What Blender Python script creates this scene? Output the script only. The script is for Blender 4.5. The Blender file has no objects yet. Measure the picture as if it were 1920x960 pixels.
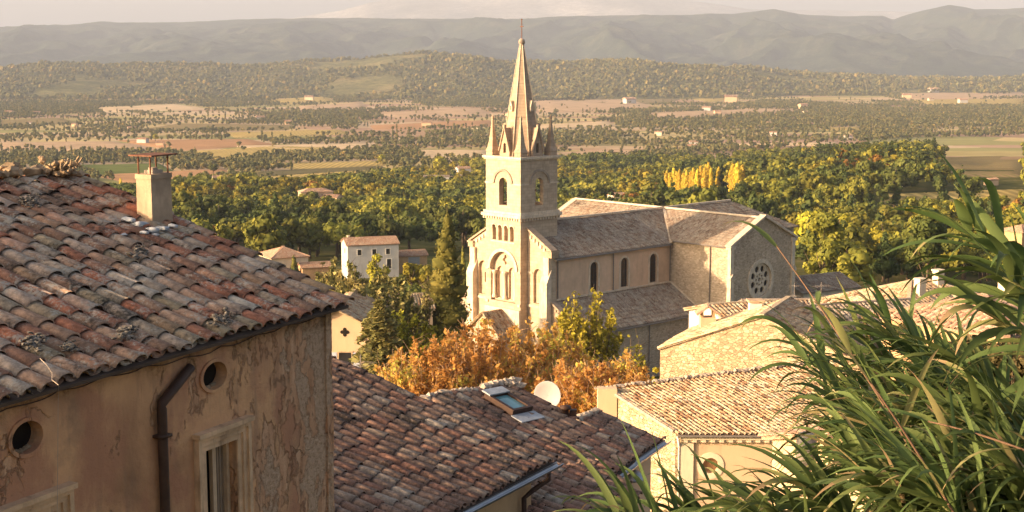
import bpy, bmesh, math, random
import numpy as np
from mathutils import Vector, Matrix
from mathutils.geometry import tessellate_polygon

R = math.radians
SC = bpy.context.scene
COL = SC.collection

# ------------------------------------------------------------------ camera, sky, sun, exposure
PITCH = R(8.0)
cam_d = bpy.data.cameras.new("camera")
cam_d.lens = 50.0
cam_d.sensor_width = 36.0
cam_d.clip_start = 0.1
cam_d.clip_end = 60000.0
cam = bpy.data.objects.new("camera", cam_d)
COL.objects.link(cam)
cam.location = (0, 0, 0)
cam.rotation_euler = (R(90) - PITCH, 0, 0)
SC.camera = cam

SUN_AZ = R(-111.0)      # azimuth measured clockwise from +Y
SUN_EL = R(13.5)
world = bpy.data.worlds.new("World")
SC.world = world
world.use_nodes = True
wn = world.node_tree
bg = wn.nodes["Background"]
sky = wn.nodes.new("ShaderNodeTexSky")
sky.sky_type = 'NISHITA'
sky.sun_disc = False
sky.sun_elevation = SUN_EL
sky.sun_rotation = SUN_AZ
sky.altitude = 300
sky.air_density = 0.8
sky.dust_density = 8.0
sky.ozone_density = 0.0
wn.links.new(sky.outputs[0], bg.inputs[0])
bg.inputs[1].default_value = 0.15

sun_d = bpy.data.lights.new("sun", 'SUN')
sun_d.energy = 4.2
sun_d.angle = R(0.6)
sun_d.color = (1.0, 0.715, 0.45)
sun = bpy.data.objects.new("sun", sun_d)
COL.objects.link(sun)
sdir = Vector((math.sin(SUN_AZ) * math.cos(SUN_EL), math.cos(SUN_AZ) * math.cos(SUN_EL), math.sin(SUN_EL)))
sun.rotation_euler = sdir.to_track_quat('Z', 'Y').to_euler()
sun.location = sdir * 300

SC.view_settings.view_transform = 'Standard'
SC.view_settings.look = 'None'
SC.view_settings.gamma = 1.0
SC.view_settings.exposure = 1.18
SC.view_settings.use_curve_mapping = False
SC.view_settings.use_white_balance = True
SC.view_settings.white_balance_temperature = 6650
SC.view_settings.white_balance_tint = 9
SC.cycles.use_denoising = True
SC.cycles.volume_bounces = 0
SC.cycles.max_bounces = 6
SC.cycles.diffuse_bounces = 3
SC.cycles.transparent_max_bounces = 12

# ------------------------------------------------------------------ measuring helpers (photo pixel + depth -> world point)
FPX = 50 / 36 * 1920
FW = np.array([0, math.cos(PITCH), -math.sin(PITCH)])
UPV = np.array([0, math.sin(PITCH), math.cos(PITCH)])


def ray(u, v):
    return FW + np.array([(u - 960) / FPX, 0, 0]) + UPV * (480 - v) / FPX


def P(u, v, Y):
    d = ray(u, v)
    return d * Y / d[1]


def proj(q):
    q = np.asarray(q, float)
    D = q @ FW
    return 960 + FPX * q[..., 0] / D, 480 - FPX * (q @ UPV) / D


def hit(u, v, p0, n):
    d = ray(u, v)
    return d * (np.dot(p0, n) / np.dot(d, n))


def azv(deg):
    return np.array([math.sin(R(deg)), math.cos(R(deg)), 0.0])


# ------------------------------------------------------------------ noise in numpy
def _hash(ix, iy, seed):
    h = (ix.astype(np.int64) * 374761393 + iy.astype(np.int64) * 668265263 + seed * 982451653) & 0xFFFFFFFF
    h = ((h ^ (h >> 13)) * 1274126177) & 0xFFFFFFFF
    return ((h ^ (h >> 16)) & 0xFFFF) / 65535.0


def vnoise(x, y, seed=0):
    x = np.asarray(x, float); y = np.asarray(y, float)
    ix = np.floor(x); iy = np.floor(y)
    fx = x - ix; fy = y - iy
    fx = fx * fx * (3 - 2 * fx); fy = fy * fy * (3 - 2 * fy)
    a = _hash(ix, iy, seed); b = _hash(ix + 1, iy, seed)
    c = _hash(ix, iy + 1, seed); d = _hash(ix + 1, iy + 1, seed)
    return a * (1 - fx) * (1 - fy) + b * fx * (1 - fy) + c * (1 - fx) * fy + d * fx * fy


def fbm(x, y, seed=0, octv=4):
    s = 0; amp = 0.5; tot = 0
    for k in range(octv):
        s = s + amp * vnoise(x * 2 ** k, y * 2 ** k, seed + k * 17)
        tot += amp; amp *= 0.5
    return s / tot


# ------------------------------------------------------------------ terrain height
def sstep(a, b, x):
    t = np.clip((np.asarray(x, float) - a) / (b - a), 0, 1)
    return t * t * (3 - 2 * t)


def ground_z(x, y):
    x = np.asarray(x, float); y = np.asarray(y, float)
    z = np.interp(y, [-60, 0, 20, 40, 60, 80, 110, 160, 230, 300, 500, 800, 1100, 1500, 2200, 3500, 24000],
                  [-8, -9, -12.5, -17, -22, -26, -30, -37, -42, -46.5, -61, -80, -92, -102, -110, -115, -118])
    r = x / np.maximum(y, 1.0)
    # the wooded rise on the right
    z = z + 19 * sstep(0.02, 0.30, r) * sstep(330, 700, y) * (1 - sstep(900, 1500, y))
    z = z + 4.0 * (fbm(x / 260 + 7, y / 260, 3, 3) - 0.5) * sstep(250, 600, y) * (1 - 0.7 * sstep(1500, 3000, y))
    # the bank the reeds grow on, beside the viewpoint
    z = z + 6.6 * np.exp(-(((x - 3.6) / 2.6) ** 2 + ((y - 5.0) / 4.0) ** 2))
    return z


def gz(x, y):
    return float(ground_z(np.array([x]), np.array([y]))[0])


# ------------------------------------------------------------------ materials
def new_mat(name, rough=0.9, spec=0.2):
    m = bpy.data.materials.new(name)
    m.use_nodes = True
    nt = m.node_tree
    b = nt.nodes["Principled BSDF"]
    b.inputs["Roughness"].default_value = rough
    b.inputs["Specular IOR Level"].default_value = spec
    return m, nt, b


def L(nt, a, b):
    nt.links.new(a, b)


def coords(nt, scale=(1, 1, 1), obj=True):
    tc = nt.nodes.new("ShaderNodeTexCoord")
    mp = nt.nodes.new("ShaderNodeMapping")
    mp.inputs["Scale"].default_value = scale
    L(nt, tc.outputs["Object"], mp.inputs[0])
    return mp.outputs[0]


def noise(nt, vec, scale, detail=4, rough=0.55, dist=0.0):
    n = nt.nodes.new("ShaderNodeTexNoise")
    n.inputs["Scale"].default_value = scale
    n.inputs["Detail"].default_value = detail
    n.inputs["Roughness"].default_value = rough
    n.inputs["Distortion"].default_value = dist
    L(nt, vec, n.inputs["Vector"])
    return n.outputs["Fac"]


def ramp(nt, fac, stops, interp='LINEAR'):
    r = nt.nodes.new("ShaderNodeValToRGB")
    r.color_ramp.interpolation = interp
    el = r.color_ramp.elements
    while len(el) > 1:
        el.remove(el[-1])
    for i, (p, c) in enumerate(stops):
        e = el[0] if i == 0 else el.new(p)
        e.position = p
        if not isinstance(c, (tuple, list)):
            c = (c, c, c)
        e.color = (c[0], c[1], c[2], 1)
    L(nt, fac, r.inputs[0])
    return r.outputs[0]


def mix(nt, fac, a, b, mode='MIX'):
    m = nt.nodes.new("ShaderNodeMix")
    m.data_type = 'RGBA'
    m.blend_type = mode
    for s, val in ((m.inputs[0], fac), (m.inputs[6], a), (m.inputs[7], b)):
        if isinstance(val, (int, float)):
            s.default_value = val
        elif isinstance(val, (tuple, list)):
            s.default_value = (val[0], val[1], val[2], 1)
        else:
            L(nt, val, s)
    return m.outputs[2]


def attr(nt, name="tint"):
    a = nt.nodes.new("ShaderNodeAttribute")
    a.attribute_name = name
    return a.outputs["Fac"]


def bump(nt, b, h, strength=0.5, dist=0.02):
    bp = nt.nodes.new("ShaderNodeBump")
    bp.inputs["Strength"].default_value = strength
    bp.inputs["Distance"].default_value = dist
    L(nt, h, bp.inputs["Height"])
    L(nt, bp.outputs[0], b.inputs["Normal"])


def math_n(nt, op, a, b=None):
    n = nt.nodes.new("ShaderNodeMath")
    n.operation = op
    for i, val in enumerate((a, b)):
        if val is None:
            continue
        if isinstance(val, (int, float)):
            n.inputs[i].default_value = val
        else:
            L(nt, val, n.inputs[i])
    return n.outputs[0]


def tile_mat(name, stops, lichen=0.5, lich_col=(0.40, 0.37, 0.31), dark=0.5, scale=1.0):
    m, nt, b = new_mat(name, 0.92, 0.15)
    c = coords(nt)
    base = ramp(nt, attr(nt), stops, 'LINEAR')
    n1 = noise(nt, c, 12 * scale, 6, 0.72)
    base = mix(nt, 0.75, base, ramp(nt, n1, [(0.30, 0.30), (0.70, 1.55)]), 'MULTIPLY')
    n2 = noise(nt, c, 26 * scale, 5, 0.7)
    n3 = noise(nt, c, 2.2 * scale, 3, 0.6)
    lm = math_n(nt, 'ADD', math_n(nt, 'MULTIPLY', n2, 0.55), math_n(nt, 'MULTIPLY', n3, 0.5))
    base = mix(nt, ramp(nt, lm, [(0.60 - 0.09 * lichen, 0), (0.68 - 0.09 * lichen, 0.8)]), base, lich_col)
    n4 = noise(nt, c, 1.3 * scale, 5, 0.7)
    n5 = noise(nt, c, 17 * scale, 4, 0.7)
    dm = math_n(nt, 'ADD', math_n(nt, 'MULTIPLY', n4, 0.6), math_n(nt, 'MULTIPLY', n5, 0.45))
    base = mix(nt, ramp(nt, dm, [(0.60 - 0.06 * dark, 0), (0.70 - 0.06 * dark, 0.85)]), base, (0.045, 0.038, 0.032))
    L(nt, base, b.inputs["Base Color"])
    bump(nt, b, n2, 0.5, 0.02)
    return m


TS_OLD = [(0.0, (0.46, 0.175, 0.10)), (0.16, (0.33, 0.155, 0.10)), (0.34, (0.28, 0.175, 0.12)), (0.52, (0.44, 0.265, 0.175)),
          (0.70, (0.41, 0.31, 0.235)), (0.84, (0.33, 0.245, 0.15)), (0.93, (0.48, 0.23, 0.145)), (1.0, (0.50, 0.42, 0.33))]
TS_DARK = [(0.0, (0.33, 0.17, 0.12)), (0.3, (0.28, 0.165, 0.12)), (0.55, (0.34, 0.22, 0.16)), (0.75, (0.23, 0.15, 0.115)),
           (0.9, (0.37, 0.26, 0.19)), (1.0, (0.40, 0.33, 0.27))]
TS_PALE = [(0.0, (0.17, 0.10, 0.06)), (0.14, (0.44, 0.24, 0.13)), (0.3, (0.50, 0.34, 0.20)), (0.6, (0.52, 0.40, 0.26)), (0.8, (0.36, 0.22, 0.13)), (1.0, (0.58, 0.48, 0.34))]  # dark first colour paints the shade lying in the pan rows
TS_GREY = [(0.0, (0.26, 0.17, 0.12)), (0.4, (0.33, 0.25, 0.19)), (0.7, (0.38, 0.30, 0.23)), (1.0, (0.44, 0.37, 0.29))]
M = {}
M['tile_old'] = tile_mat("old_tile", TS_OLD, 0.6, (0.50, 0.44, 0.36), 0.7)
M['tile_dark'] = tile_mat("dark_tile", TS_DARK, 0.0, (0.34, 0.30, 0.25), 0.95)
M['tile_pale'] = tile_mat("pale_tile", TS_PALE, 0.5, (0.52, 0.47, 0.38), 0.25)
M['tile_grey'] = tile_mat("grey_tile", TS_GREY, 0.5, (0.40, 0.36, 0.30), 0.4, 0.5)
M['tile_pink'] = tile_mat("pink_tile", [(0, (0.40, 0.22, 0.15)), (0.5, (0.48, 0.30, 0.20)), (1, (0.50, 0.36, 0.26))], 0.2, (0.5, 0.42, 0.34), 0.1)


def plaster_old():
    m, nt, b = new_mat("old_ochre_plaster", 0.95, 0.1)
    c = coords(nt)
    big = noise(nt, c, 0.55, 5, 0.6, 0.4)
    base = ramp(nt, big, [(0.30, (0.28, 0.145, 0.08)), (0.42, (0.50, 0.265, 0.14)), (0.52, (0.66, 0.365, 0.19)), (0.62, (0.52, 0.28, 0.155)), (0.72, (0.33, 0.185, 0.115))])
    # streaks running down
    st = noise(nt, coords(nt, (3.2, 3.2, 0.35)), 1.6, 4, 0.6)
    base = mix(nt, ramp(nt, st, [(0.52, 0), (0.70, 0.6)]), base, (0.27, 0.165, 0.105))
    grey = noise(nt, c, 0.9, 5, 0.65)
    base = mix(nt, ramp(nt, grey, [(0.54, 0), (0.66, 0.55)]), base, (0.18, 0.12, 0.085))
    # flaked patches, many of them near the free corner (local x from 0 to minus some metres)
    sx = nt.nodes.new("ShaderNodeSeparateXYZ")
    tc = nt.nodes.new("ShaderNodeTexCoord")
    L(nt, tc.outputs["Object"], sx.inputs[0])
    near = ramp(nt, math_n(nt, 'ADD', math_n(nt, 'MULTIPLY', sx.outputs[0], 0.25), 1.0), [(0.2, 0.0), (0.55, 0.35), (0.75, 1.0)])
    fl = noise(nt, coords(nt, (1.15, 1.15, 0.6)), 1.3, 9, 0.68, 0.25)
    pm = math_n(nt, 'ADD', fl, math_n(nt, 'MULTIPLY', near, 0.16))
    red = noise(nt, coords(nt, (1, 1, 0.6)), 0.95, 6, 0.6, 0.2)
    base = mix(nt, ramp(nt, red, [(0.50, 0), (0.58, 0.75)]), base, (0.42, 0.195, 0.115))
    scraped = ramp(nt, pm, [(0.60, 0), (0.625, 1)])
    streak = noise(nt, coords(nt, (5, 5, 0.7)), 2.0, 6, 0.7)
    base = mix(nt, scraped, base, ramp(nt, streak, [(0.35, (0.38, 0.195, 0.105)), (0.5, (0.53, 0.29, 0.165)), (0.66, (0.64, 0.39, 0.24))]))
    mask = ramp(nt, pm, [(0.685, 0), (0.70, 1)])
    fine = noise(nt, c, 16, 6, 0.7)
    raw = ramp(nt, fine, [(0.30, (0.32, 0.185, 0.11)), (0.43, (0.60, 0.38, 0.24)), (0.6, (0.74, 0.50, 0.335)), (0.72, (0.56, 0.35, 0.22))])
    base = mix(nt, mask, base, raw)
    rim = ramp(nt, pm, [(0.672, 0), (0.688, 0.15), (0.698, 0)])
    base = mix(nt, rim, base, (0.13, 0.07, 0.04))
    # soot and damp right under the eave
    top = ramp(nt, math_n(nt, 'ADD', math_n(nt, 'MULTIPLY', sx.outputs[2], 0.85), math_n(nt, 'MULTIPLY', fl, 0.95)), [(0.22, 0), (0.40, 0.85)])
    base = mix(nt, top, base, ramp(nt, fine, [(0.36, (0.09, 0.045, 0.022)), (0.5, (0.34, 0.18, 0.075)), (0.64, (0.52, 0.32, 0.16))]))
    vo = nt.nodes.new("ShaderNodeTexVoronoi")
    vo.feature = 'DISTANCE_TO_EDGE'
    vo.inputs["Scale"].default_value = 0.9
    wob = nt.nodes.new("ShaderNodeMix"); wob.data_type = 'RGBA'; wob.blend_type = 'LINEAR_LIGHT'
    nv = nt.nodes.new("ShaderNodeTexNoise"); nv.inputs["Scale"].default_value = 2.5; nv.inputs["Detail"].default_value = 5
    L(nt, coords(nt, (1, 1, 0.5)), nv.inputs["Vector"])
    wob.inputs[0].default_value = 0.35
    L(nt, coords(nt, (1, 1, 0.5)), wob.inputs[6]); L(nt, nv.outputs["Color"], wob.inputs[7])
    L(nt, wob.outputs[2], vo.inputs["Vector"])
    crack = ramp(nt, vo.outputs["Distance"], [(0.0, 0.8), (0.010, 0)])
    crack = math_n(nt, 'MULTIPLY', crack, ramp(nt, noise(nt, c, 0.8, 2), [(0.55, 0), (0.65, 0.35)]))
    base = mix(nt, crack, base, (0.09, 0.055, 0.035))
    L(nt, base, b.inputs["Base Color"])
    h = math_n(nt, 'SUBTRACT', math_n(nt, 'MULTIPLY', fine, math_n(nt, 'ADD', math_n(nt, 'MULTIPLY', mask, 0.8), 0.2)), math_n(nt, 'ADD', math_n(nt, 'MULTIPLY', mask, 0.6), math_n(nt, 'MULTIPLY', scraped, 0.25)))
    h = math_n(nt, 'SUBTRACT', h, math_n(nt, 'MULTIPLY', crack, 0.7))
    bump(nt, b, h, 1.0, 0.09)
    return m


M['plaster_old'] = plaster_old()



def plain(name, col, var=0.25, scale=1.2, rough=0.9, bstr=0.25, bscale=14, spec=0.2, stain=None):
    m, nt, b = new_mat(name, rough, spec)
    c = coords(nt)
    n = noise(nt, c, scale, 6, 0.65)
    lo = tuple(x * (1 - var) for x in col); hi = tuple(min(1, x * (1 + var)) for x in col)
    base = ramp(nt, n, [(0.3, lo), (0.7, hi)])
    if stain:
        s = noise(nt, coords(nt, (2.5, 2.5, 0.4)), scale * 1.2, 5, 0.65)
        base = mix(nt, ramp(nt, s, [(0.52, 0), (0.72, 0.7)]), base, stain)
    L(nt, base, b.inputs["Base Color"])
    if bstr:
        bump(nt, b, noise(nt, c, bscale, 5, 0.6), bstr, 0.02)
    return m


def rubble(name, stones, mortar, scale=3.2, zs=1.7, width=0.06, bd=0.05):
    m, nt, b = new_mat(name, 0.95, 0.1)
    c0 = coords(nt, (1, 1, zs))
    nv = nt.nodes.new("ShaderNodeTexNoise"); nv.inputs["Scale"].default_value = 3.0
    L(nt, c0, nv.inputs["Vector"])
    wob = nt.nodes.new("ShaderNodeMix"); wob.data_type = 'RGBA'; wob.blend_type = 'LINEAR_LIGHT'
    wob.inputs[0].default_value = 0.10
    L(nt, c0, wob.inputs[6]); L(nt, nv.outputs["Color"], wob.inputs[7])
    outs = []
    for feat in ('F1', 'DISTANCE_TO_EDGE'):
        vo = nt.nodes.new("ShaderNodeTexVoronoi")
        vo.feature = feat
        vo.inputs["Scale"].default_value = scale
        L(nt, wob.outputs[2], vo.inputs["Vector"])
        outs.append(vo)
    sep = nt.nodes.new("ShaderNodeSeparateColor")
    L(nt, outs[0].outputs["Color"], sep.inputs[0])
    k = len(stones)
    st = ramp(nt, sep.outputs[0], [(i / (k - 1), s) for i, s in enumerate(stones)])
    fine = noise(nt, coords(nt), 22, 5, 0.7)
    st = mix(nt, 0.5, st, ramp(nt, fine, [(0.3, 0.6), (0.7, 1.3)]), 'MULTIPLY')
    edge = ramp(nt, outs[1].outputs["Distance"], [(0.0, 0), (width, 1)])
    base = mix(nt, edge, mortar, st)
    w = noise(nt, coords(nt), 0.5, 5, 0.6)
    base = mix(nt, 0.5, base, ramp(nt, w, [(0.3, 0.7), (0.7, 1.15)]), 'MULTIPLY')
    L(nt, base, b.inputs["Base Color"])
    h = math_n(nt, 'ADD', edge, math_n(nt, 'MULTIPLY', fine, 0.4))
    bump(nt, b, h, 0.8, bd)
    return m


def ashlar(name, col, stain=(0.22, 0.17, 0.12), bw=0.7, bh=0.36, stain_amt=0.6):
    m, nt, b = new_mat(name, 0.88, 0.2)
    tc = nt.nodes.new("ShaderNodeTexCoord")
    sx = nt.nodes.new("ShaderNodeSeparateXYZ")
    L(nt, tc.outputs["Object"], sx.inputs[0])
    cx = nt.nodes.new("ShaderNodeCombineXYZ")
    L(nt, math_n(nt, 'ADD', sx.outputs[0], sx.outputs[1]), cx.inputs[0])
    L(nt, sx.outputs[2], cx.inputs[1])
    br = nt.nodes.new("ShaderNodeTexBrick")
    br.inputs["Scale"].default_value = 1.0
    br.inputs["Brick Width"].default_value = bw
    br.inputs["Row Height"].default_value = bh
    br.inputs["Mortar Size"].default_value = 0.012
    br.inputs["Color1"].default_value = (*[x * 1.07 for x in col], 1)
    br.inputs["Color2"].default_value = (*[x * 0.87 for x in col], 1)
    br.inputs["Mortar"].default_value = (*[x * 0.68 for x in col], 1)
    L(nt, cx.outputs[0], br.inputs["Vector"])
    c = coords(nt)
    base = mix(nt, 0.6, br.outputs["Color"], ramp(nt, noise(nt, c, 1.1, 6, 0.7), [(0.3, 0.62), (0.7, 1.22)]), 'MULTIPLY')
    s = noise(nt, coords(nt, (1.6, 1.6, 0.35)), 1.0, 6, 0.7)
    base = mix(nt, ramp(nt, s, [(0.54, 0), (0.74, stain_amt)]), base, stain)
    L(nt, base, b.inputs["Base Color"])
    bump(nt, b, math_n(nt, 'ADD', br.outputs["Fac"], math_n(nt, 'MULTIPLY', noise(nt, c, 9, 5), -0.6)), -0.35, 0.03)
    return m


M['stone'] = ashlar("church_limestone", (0.50, 0.385, 0.275))
M['stone_weathered'] = ashlar("weathered_limestone", (0.44, 0.32, 0.225), (0.20, 0.16, 0.13), 0.6, 0.34, 0.75)
M['stone_trim'] = plain("limestone_trim", (0.60, 0.49, 0.37), 0.22, 1.5, 0.85, 0.3, 10, stain=(0.25, 0.20, 0.15))
M['stone_dark'] = plain("blackened_stone", (0.30, 0.24, 0.19), 0.3, 1.5, 0.9, 0.3, 10)
M['nave_plaster'] = plain("nave_peach_plaster", (0.60, 0.42, 0.29), 0.14, 0.5, 0.9, 0.15, 12, stain=(0.45, 0.32, 0.23))
M['rubble_grey'] = rubble("church_rubble", [(0.60, 0.46, 0.33), (0.46, 0.35, 0.25), (0.68, 0.54, 0.40), (0.37, 0.28, 0.20)], (0.52, 0.41, 0.30), 3.4, 2.0, 0.05, 0.08)
M['rubble_warm'] = rubble("warm_rubble", [(0.60, 0.43, 0.27), (0.42, 0.28, 0.17), (0.70, 0.53, 0.35), (0.50, 0.35, 0.21)], (0.40, 0.28, 0.17), 4.2, 1.6, 0.05, 0.08)
M['plaster_peach'] = plain("peach_plaster", (0.62, 0.43, 0.27), 0.08, 0.6, 0.9, 0.12, 20, stain=(0.50, 0.34, 0.22))
M['plaster_cream'] = plain("cream_plaster", (0.68, 0.56, 0.40), 0.12, 0.7, 0.9, 0.15, 16, stain=(0.5, 0.40, 0.29))
M['plaster_white'] = plain("pale_plaster", (0.50, 0.47, 0.44), 0.10, 0.7, 0.9, 0.12, 16, stain=(0.40, 0.36, 0.32))
M['plaster_ochre'] = plain("ochre_plaster", (0.48, 0.30, 0.16), 0.2, 0.8, 0.9, 0.2, 16, stain=(0.3, 0.19, 0.11))
M['chimney_render'] = plain("chimney_render", (0.42, 0.30, 0.20), 0.25, 3, 0.95, 0.5, 14, stain=(0.26, 0.19, 0.13))
M['mortar'] = plain("ridge_mortar", (0.40, 0.32, 0.25), 0.35, 4, 0.95, 0.9, 9)
M['underlay'] = plain("roof_underlay", (0.10, 0.07, 0.055), 0.3, 3, 0.95, 0)
M['iron'] = plain("rusty_iron", (0.17, 0.075, 0.045), 0.4, 12, 0.75, 0.3, 30)
M['pipe'] = plain("brown_drainpipe", (0.060, 0.032, 0.022), 0.3, 5, 0.55, 0.1, 20)
M['pipe_grey'] = plain("grey_drainpipe", (0.20, 0.17, 0.15), 0.2, 5, 0.5, 0)
M['void'] = plain("dark_interior", (0.018, 0.013, 0.010), 0.3, 3, 1.0, 0)
M['frame_old'] = plain("old_window_surround", (0.60, 0.39, 0.235), 0.3, 3, 0.9, 0.5, 20, stain=(0.20, 0.115, 0.065))
M['trim_wood'] = plain("painted_frame", (0.52, 0.36, 0.23), 0.25, 3, 0.8, 0.3, 20, stain=(0.33, 0.21, 0.13))
M['shutter_blue'] = plain("blue_grey_shutter", (0.46, 0.48, 0.56), 0.1, 3, 0.6, 0.1)
M['shutter_grey'] = plain("grey_shutter", (0.30, 0.30, 0.30), 0.1, 3, 0.6, 0.1)
M['curtain'] = plain("pale_curtain", (0.30, 0.215, 0.15), 0.15, 4, 0.9, 0.2, 8)
M['rock'] = plain("rough_rubble", (0.30, 0.21, 0.13), 0.6, 5, 0.95, 1.0, 12)
M['dish'] = plain("white_dish_paint", (0.34, 0.32, 0.315), 0.08, 3, 0.5, 0)
M['lead'] = plain("lead_flashing", (0.36, 0.37, 0.39), 0.25, 6, 0.6, 0.4, 12, 0.5)
M['white'] = plain("white_paint", (0.72, 0.66, 0.58), 0.1, 3, 0.7, 0.1)
M['moss_lump'] = plain("grey_moss", (0.13, 0.115, 0.10), 0.7, 14, 1.0, 1.0, 25)


def metal(name, col, rough):
    m, nt, b = new_mat(name, rough, 0.5)
    b.inputs["Metallic"].default_value = 0.9
    L(nt, ramp(nt, noise(nt, coords(nt), 4, 4), [(0.3, tuple(x * 0.7 for x in col)), (0.7, col)]), b.inputs["Base Color"])
    return m


M['zinc'] = metal("zinc_gutter", (0.36, 0.36, 0.38), 0.42)


def glass(name, col, rough=0.08):
    m, nt, b = new_mat(name, rough, 0.6)
    L(nt, ramp(nt, noise(nt, coords(nt), 2.0, 3), [(0.3, tuple(x * 0.7 for x in col)), (0.7, tuple(x * 1.3 for x in col))]), b.inputs["Base Color"])
    return m


M['glass_dark'] = glass("dark_leaded_glass", (0.022, 0.020, 0.022), 0.3)
M['glass_sky'] = glass("skylight_glass", (0.12, 0.25, 0.27), 0.03)


def foliage(name, stops, rough=0.8, trans=0.25):
    m, nt, b = new_mat(name, rough, 0.15)
    base = ramp(nt, attr(nt), stops)
    oi = nt.nodes.new("ShaderNodeObjectInfo")
    hsv = nt.nodes.new("ShaderNodeHueSaturation")
    L(nt, base, hsv.inputs["Color"])
    L(nt, math_n(nt, 'ADD', math_n(nt, 'MULTIPLY', oi.outputs["Random"], 0.024), 0.488), hsv.inputs["Hue"])
    L(nt, math_n(nt, 'ADD', math_n(nt, 'MULTIPLY', oi.outputs["Random"], 0.32), 0.84), hsv.inputs["Value"])
    L(nt, hsv.outputs[0], b.inputs["Base Color"])
    if trans:
        out = nt.nodes["Material Output"]
        tr = nt.nodes.new("ShaderNodeBsdfTranslucent")
        L(nt, hsv.outputs[0], tr.inputs[0])
        ms = nt.nodes.new("ShaderNodeMixShader")
        ms.inputs[0].default_value = trans
        L(nt, b.outputs[0], ms.inputs[1]); L(nt, tr.outputs[0], ms.inputs[2])
        L(nt, ms.outputs[0], out.inputs[0])
    return m


M['leaf_oak'] = foliage("oak_foliage", [(0, (0.072, 0.084, 0.017)), (0.4, (0.145, 0.148, 0.027)), (0.75, (0.25, 0.225, 0.036)), (1, (0.36, 0.295, 0.045))])
M['leaf_green'] = foliage("green_foliage", [(0, (0.048, 0.062, 0.016)), (0.5, (0.090, 0.105, 0.026)), (1, (0.165, 0.16, 0.036))])
M['leaf_pine'] = foliage("pine_foliage", [(0, (0.036, 0.055, 0.018)), (0.5, (0.066, 0.088, 0.026)), (1, (0.115, 0.13, 0.034))])
M['leaf_russet'] = foliage("russet_foliage", [(0, (0.156, 0.072, 0.021)), (0.5, (0.260, 0.130, 0.029)), (1, (0.351, 0.208, 0.039))])
M['leaf_gold'] = foliage("golden_foliage", [(0, (0.42, 0.29, 0.035)), (0.5, (0.60, 0.42, 0.055)), (1, (0.72, 0.54, 0.09))])
M['leaf_yellow'] = foliage("yellow_green_foliage", [(0, (0.15, 0.135, 0.018)), (0.5, (0.30, 0.26, 0.030)), (1, (0.48, 0.41, 0.05))], 0.8, 0.25)
M['leaf_scrub'] = foliage("scrub_foliage", [(0, (0.06, 0.055, 0.02)), (0.5, (0.12, 0.10, 0.04)), (1, (0.20, 0.15, 0.07))], 0.8, 0.2)
M['leaf_orange'] = foliage("orange_foliage", [(0, (0.28, 0.135, 0.042)), (0.35, (0.46, 0.225, 0.062)), (0.7, (0.58, 0.31, 0.09)), (0.88, (0.56, 0.39, 0.09)), (1, (0.42, 0.39, 0.08))], 0.8, 0.4)
M['leaf_cedar'] = foliage("cedar_needles", [(0, (0.085, 0.092, 0.032)), (0.5, (0.21, 0.19, 0.066)), (1, (0.42, 0.33, 0.13))], 0.85, 0.25)
M['leaf_cypress'] = foliage("cypress_foliage", [(0, (0.065, 0.070, 0.016)), (0.5, (0.15, 0.14, 0.030)), (1, (0.27, 0.22, 0.045))], 0.85, 0.15)
M['leaf_far'] = foliage("far_wood_foliage", [(0, (0.085, 0.098, 0.040)), (0.45, (0.165, 0.168, 0.062)), (0.8, (0.27, 0.235, 0.08)), (0.95, (0.36, 0.28, 0.09)), (1, (0.44, 0.32, 0.10))], 0.9, 0.2)
M['reed_leaf'] = foliage("reed_leaf", [(0, (0.050, 0.080, 0.026)), (0.45, (0.092, 0.130, 0.040)), (0.8, (0.155, 0.185, 0.062)), (0.95, (0.24, 0.215, 0.09)), (1, (0.32, 0.225, 0.12))], 0.6, 0.32)
M['bark'] = plain("bark", (0.12, 0.085, 0.055), 0.4, 3, 0.95, 0.6, 10)
M['twig'] = plain("pale_twig", (0.40, 0.25, 0.14), 0.3, 5, 0.9, 0)
M['reed_stem'] = plain("reed_stem", (0.13, 0.13, 0.05), 0.3, 4, 0.6, 0)
M['dry_stem'] = plain("dry_reed_stem", (0.13, 0.075, 0.045), 0.3, 4, 0.7, 0)


# ------------------------------------------------------------------ objects
def link(o, parent=None):
    COL.objects.link(o)
    if parent is not None:
        o.parent = parent
    return o


def empty(name, loc, label, cat, rotz=0.0, group=None):
    o = bpy.data.objects.new(name, None)
    o.empty_display_size = 0.3
    o.location = loc
    o.rotation_euler = (0, 0, rotz)
    link(o)
    return tag(o, label, cat, group)


def tag(o, label=None, cat=None, group=None, kind=None):
    if label: o["label"] = label
    if cat: o["category"] = cat
    if group: o["group"] = group
    if kind: o["kind"] = kind
    return o


def copy_tree(o, parent=None):
    c = o.copy()
    COL.objects.link(c)
    if parent is not None:
        c.parent = parent
    for ch in list(o.children):
        copy_tree(ch, c)
    return c


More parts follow.
